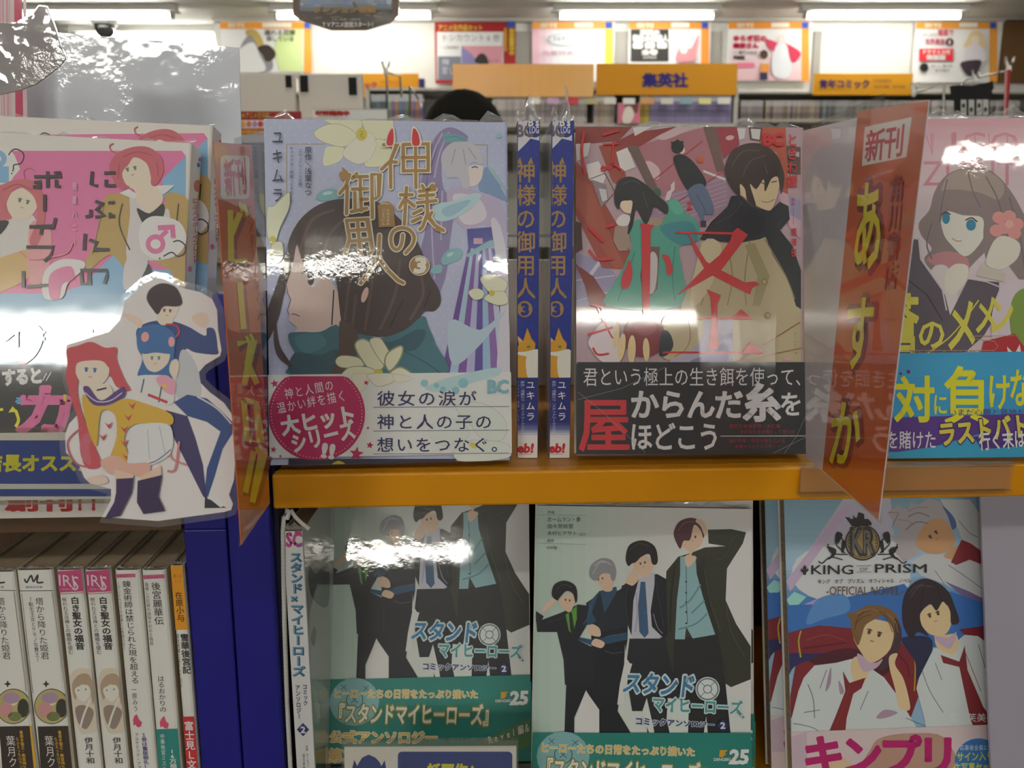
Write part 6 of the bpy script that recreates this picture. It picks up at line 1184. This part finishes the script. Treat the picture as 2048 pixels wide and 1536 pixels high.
def setsuka(A):
    V(A); A.p('d8921c', '1000 325 1100 325 1130 712 1040 715'); A.t('あ12', '1030 380 1086 405', '4a3418'); A.t('1-1', '1038 415 1080 432', '4a3418'); A.t('在原小与', '', '3a2c18', v=1, b=.012, quad='1040 485 1085 485 1104 665 1054 665'); A.t('雪華後宮記', '', '302c2e', v=1, b=.025, quad='1072 735 1122 735 1142 975 1088 975'); A.t('宮女試験とユーレイ公主', '', '3e3a3c', v=1, quad='1045 735 1066 735 1088 1055 1062 1055'); A.p('b82830', '1075 1230 1165 1228 1200 1700 1105 1700'); A.t('富士見Ｌ文庫', '', 'ece6e4', v=1, b=.02, quad='1095 1255 1152 1255 1178 1600 1118 1600')
bk(339, 367, setsuka, 'narrow paperback spine, orange above, white, then red, against the navy post', y=1131, h=.148)

# ------------------------------------------------------------------ label holders and strip at the left
def ltag(A):
    A.g = 1.12; A.view(0, 640, 3.657)
    A.r('e4e6ea', -900, 820, 900, 1320); A.r('23409c', -900, 880, 900, 1198); A.r('23409c', -900, 1236, 900, 1290); A.r('d4d8e0', -900, 1198, 900, 1236)
    A.t('店長オススメ', '-115 980 700 1112', 'd8d62c', b=.045)
def left_holder():
    M = pose(*at(60, 1000, D=.43), 2.9, 6, 0); root = empty('label_holder', M, 'blue label with yellow lettering in a clear holder under the pink covers', 'label holder')
    iv = M.inverted(); w0, w1 = (iv @ at(-260, 1000, D=.43)).x, (iv @ at(232, 1000, D=.43)).x
    A = Art(M, clip=(w0, w1, .0, .034), eps=2e-5); ltag(A); mb = MB(); mb.box(w0, w1, 0, .0006, 0, .034, shade('e4e6ea')); A.mb.v = [tuple(iv @ Vector(q)) for q in A.mb.v]; A.merge(mb); mb.build('printed_label', FAR, root)
    m = MB(); m.box(w0 - .001, w1 + .001, -.0022, -.0016, -.002, .0365); m.box(w0 - .001, w1 + .001, .001, .0016, -.002, .0365); m.box(w0 - .001, w1 + .001, -.0016, .001, -.002, -.0015); m.build('clear_sleeve', CLEAR, root)
left_holder()
def strip(A):
    A.g = 1.08; A.view(0, 640, 3.657); A.r('e4ddd8', -900, 1200, 1200, 1460); A.t('創刊', '40 1275 540 1400', 'b82832', b=.05); A.t('！！', '560 1290 760 1400', 'b82832', b=.07)
def lstrip():
    M = pose(*at(60, 1036, D=.443), 2.9, 6, 0); iv = M.inverted(); w0, w1 = (iv @ at(-260, 1036, D=.443)).x, (iv @ at(400, 1036, D=.443)).x
    A = Art(M, clip=(w0, w1, .0, .018), eps=2e-5); strip(A); mb = MB(); mb.box(w0, w1, 0, .0008, 0, .018, shade('e4ddd8')); A.mb.v = [tuple(iv @ Vector(q)) for q in A.mb.v]; A.merge(mb)
    tag(mb.build('announcement_strip', LAM, M=M), 'white announcement strip with dark red lettering under the blue label', 'strip')
lstrip()
# blue label in holder in front of the left anthology copy
def btag(A):
    A.g = 1.12; A.view(540, 1200, 3.793); A.r('e2e2e6', 500, 1120, 1960, 1700); A.rr('1f3a8c', 970, 1150, 1838, 1560, 30)
    A.t('話題作!', '1195 1238 1600 1360', 'd8d62c', b=.05)
    A.p('1f3a8c', '748 1172 800 1195 832 1230 845 1260 870 1215 880 1270 860 1330 760 1400 650 1340 625 1270 640 1212 662 1258 680 1225 700 1195')
def bholder():
    M = pose(*at(857, 1640, D=.47), .5, 9, 0); root = empty('label_holder', M, 'white and blue recommendation label in a clear holder in front of the left anthology copy', 'label holder'); iv = M.inverted()
    p0, p1 = iv @ at(687, 1500, D=.4657), iv @ at(1033, 1500, D=.4657); w0, w1 = p0.x, p1.x; top = (iv @ at(857, 1497, D=.466)).z
    A = Art(M, clip=(w0, w1, 0, top), eps=2e-5); btag(A); mb = MB(); mb.box(w0, w1, 0, .0006, 0, top, shade('e2e2e6')); A.mb.v = [tuple(iv @ Vector(q)) for q in A.mb.v]; A.merge(mb); mb.build('printed_label', FAR, root)
    m = MB(); m.box(w0 - .001, w1 + .001, -.0022, -.0016, -.002, top + .004); m.box(w0 - .001, w1 + .001, .001, .0016, -.002, top + .004); m.box(w0 - .001, w1 + .001, -.0016, .001, top + .003, top + .004); m.build('clear_sleeve', CLEAR, root)
bholder()

# ------------------------------------------------------------------ laminated cut-out of three plain figures
def cut(A):
    A.g = 1.08; A.view(0, 500, 2.5607)
    # man, generic: dark hair, navy tracksuit
    A.p('2c4480', '700 410 760 370 860 360 960 390 1050 440 1060 400 1100 410 1115 500 1110 535 1000 525 950 510 930 620 880 640 760 500 710 480', 1); A.p('e8d4c4', '690 380 640 345 630 325 680 330 730 360 720 400', 1); A.p('e8d4c4', '980 350 1020 320 1060 330 1070 370 1040 400', 1); A.p('c8ccd4', '925 520 960 520 1010 600 1030 740 960 780 900 740 910 620', 1)
    A.p('2f4a88', '890 780 960 740 1060 760 1130 820 1190 880 1190 940 1140 1020 1100 1160 1070 1250 1060 1280 1050 1220 1060 1120 1130 930 1060 880 960 850', 0); A.p('3c3468', '850 820 960 850 1000 960 1040 1100 1060 1280 1040 1260 960 1100 890 960', 0); A.l('d8dce4', 8, '1010 750 1110 810 1185 890', 1); A.p('2c2c38', '1050 1270 1100 1285 1160 1320 1048 1322'); A.p('e8eaec', '1060 1262 1110 1270 1150 1310 1130 1318')
    A.p('ecdccc', '790 290 900 280 910 320 880 360 830 370 800 330', 1); A.p('ecdccc', '800 345 850 350 890 370 830 385', 1); A.p('3a2c34', '752 250 770 200 830 170 900 190 932 250 930 280 900 290 840 290 810 330 780 300', 1); face(A, 858, 312, 36, 4)
    A.l('c83c4c', 8, '850 380 900 385 920 420 890 450 850 440 840 400', 1)
    # girl, generic blue hair
    A.p('3a6ca8', '705 420 740 390 800 380 860 400 900 440 895 520 890 600 880 660 830 640 740 640 705 640 730 560 705 500', 1); A.p('ecdccc', '735 520 860 520 865 570 830 610 790 625 750 600', 1); A.p('3a6ca8', '720 470 800 450 890 480 880 530 800 525 730 530', 1); face(A, 798, 555, 42, 0, '4c8c7c', 'c85c6c'); A.e('e8a8a8', 745, 445, 20, 26, 10); A.e('e8a8a8', 880, 470, 16, 26)
    A.p('e4e4e6', '680 660 740 640 820 650 880 690 890 780 800 790 700 720', 1); A.p('e8a8c0', '800 660 850 640 900 680 890 740 840 720', 1); A.p('e4c84c', '830 690 850 680 860 700 845 712'); A.l('4c5464', 7, '740 660 725 730', 0); A.l('4c5464', 7, '830 700 815 780'); A.l('c83c4c', 14, '760 740 860 780', 0); A.p('ecdccc', '880 570 910 560 920 600 900 660 870 620', 1)
    # girl, generic red hair, yellow cardigan
    A.p('c8525c', '345 510 400 490 470 470 540 500 600 500 600 560 640 660 670 720 600 700 560 640 440 600 400 700 420 820 470 960 520 1100 440 1110 410 980 400 860 360 740 340 640 350 580', 1); A.p('c86878', '500 920 460 1000 470 1100 420 1060 420 960', 1); A.l('c86070', 8, '430 900 350 980 380 1080 440 1110', 1); A.l('d88890', 8, '880 960 880 1060 960 1100', 1); A.l('d88890', 12, '920 980 900 1120 860 1130', 1)
    A.p('ecdccc', '385 580 460 560 550 580 560 640 520 690 460 700 410 670', 1); A.p('c8525c', '380 560 440 510 520 510 560 560 560 600 530 570 470 565 400 580 390 640 375 620', 1); A.p('ecdccc', '470 690 560 690 580 740 530 770 480 740', 1); face(A, 468, 616, 52, 4, '4c6494', 'c8504c'); A.l('2c2830', 9, '500 718 550 706')
    A.p('d8b044', '430 740 540 800 640 760 760 790 880 840 870 900 700 890 640 960 660 1080 560 1100 600 960 590 840 520 830 500 1000 470 960 440 860', 1); A.p('5c3c80', '430 710 460 700 520 770 600 720 640 700 640 750 560 790 480 790', 1); A.l('dcdce4', 5, '440 730 500 775 570 770 630 730', 1); A.k += 1
    for x, y in ((680, 800), (660, 860), (640, 920), (640, 990), (650, 1060), (530, 960), (560, 900)): A.p('c04c54', [(x - 20, y - 20), (x, y - 4), (x + 22, y - 22), (x + 4, y + 16)], up=0)
    A.p('e4e6ea', '690 900 860 890 890 980 860 1060 740 1110 660 1100 670 980', 1); A.l('6a5890', 5, '700 1105 800 1080 880 1020', 1); A.l('b8c4cc', 4, '760 920 770 1070'); A.l('b8c4cc', 4, '820 900 850 1040')
    A.p('e4b4a4', '520 1080 600 1050 660 1090 770 1090 750 1160 640 1140 560 1140', 1); A.p('e8c8b4', '590 1120 690 1150 680 1190 600 1180'); A.p('e8c8b4', '720 1160 830 1100 830 1160 730 1190'); A.p('3c2c5c', '600 1170 690 1165 680 1240 620 1360 540 1375 590 1290 600 1240', 0); A.p('34264e', '710 1180 835 1150 815 1260 850 1335 740 1350 706 1290', 0)
    A.p('e8d0c4', '450 1170 520 1150 560 1180 520 1200 470 1190', 1)
OUT = '316 1042 204 1034 222 1000 222 978 180 967 168 955 158 930 132 905 130 870 138 848 158 826 156 808 138 765 132 700 134 690 180 676 218 664 240 640 252 600 290 566 312 556 330 559 360 575 400 584 424 598 434 620 436 660 443 700 440 712 410 730 398 744 400 765 420 785 448 806 462 826 470 850 468 880 470 920 468 960 458 990 466 1008 462 1020 448 1024'
cut_sheet('character_cutout', OUT, .372, .0006, LAM, 'laminated paper cut-out of three cartoon figures hanging in front of the blue label', 'cut-out', cut, yaw=1, tilt=8, base='ece8ea', edge=.0028, ref=(316, 1042), gain=1.05, sm=0)

# grey divider at the lower right
q0, q1 = at(2004, 1300, D=.50), at(2300, 1300, D=.50)
m = MB(); m.box(0, .12, 0, .002, 0, .19, shade('a8a4b4')); g = m.build('blank_divider', mat('divider_lam', vcol=True, rough=.35, coat=.5, coat_r=.2), M=pose(q0.x, .452, 1.0045, 0, 13, -1.2)); tag(g, 'plain grey-lavender board at the lower right edge beside the crest novel', 'board')
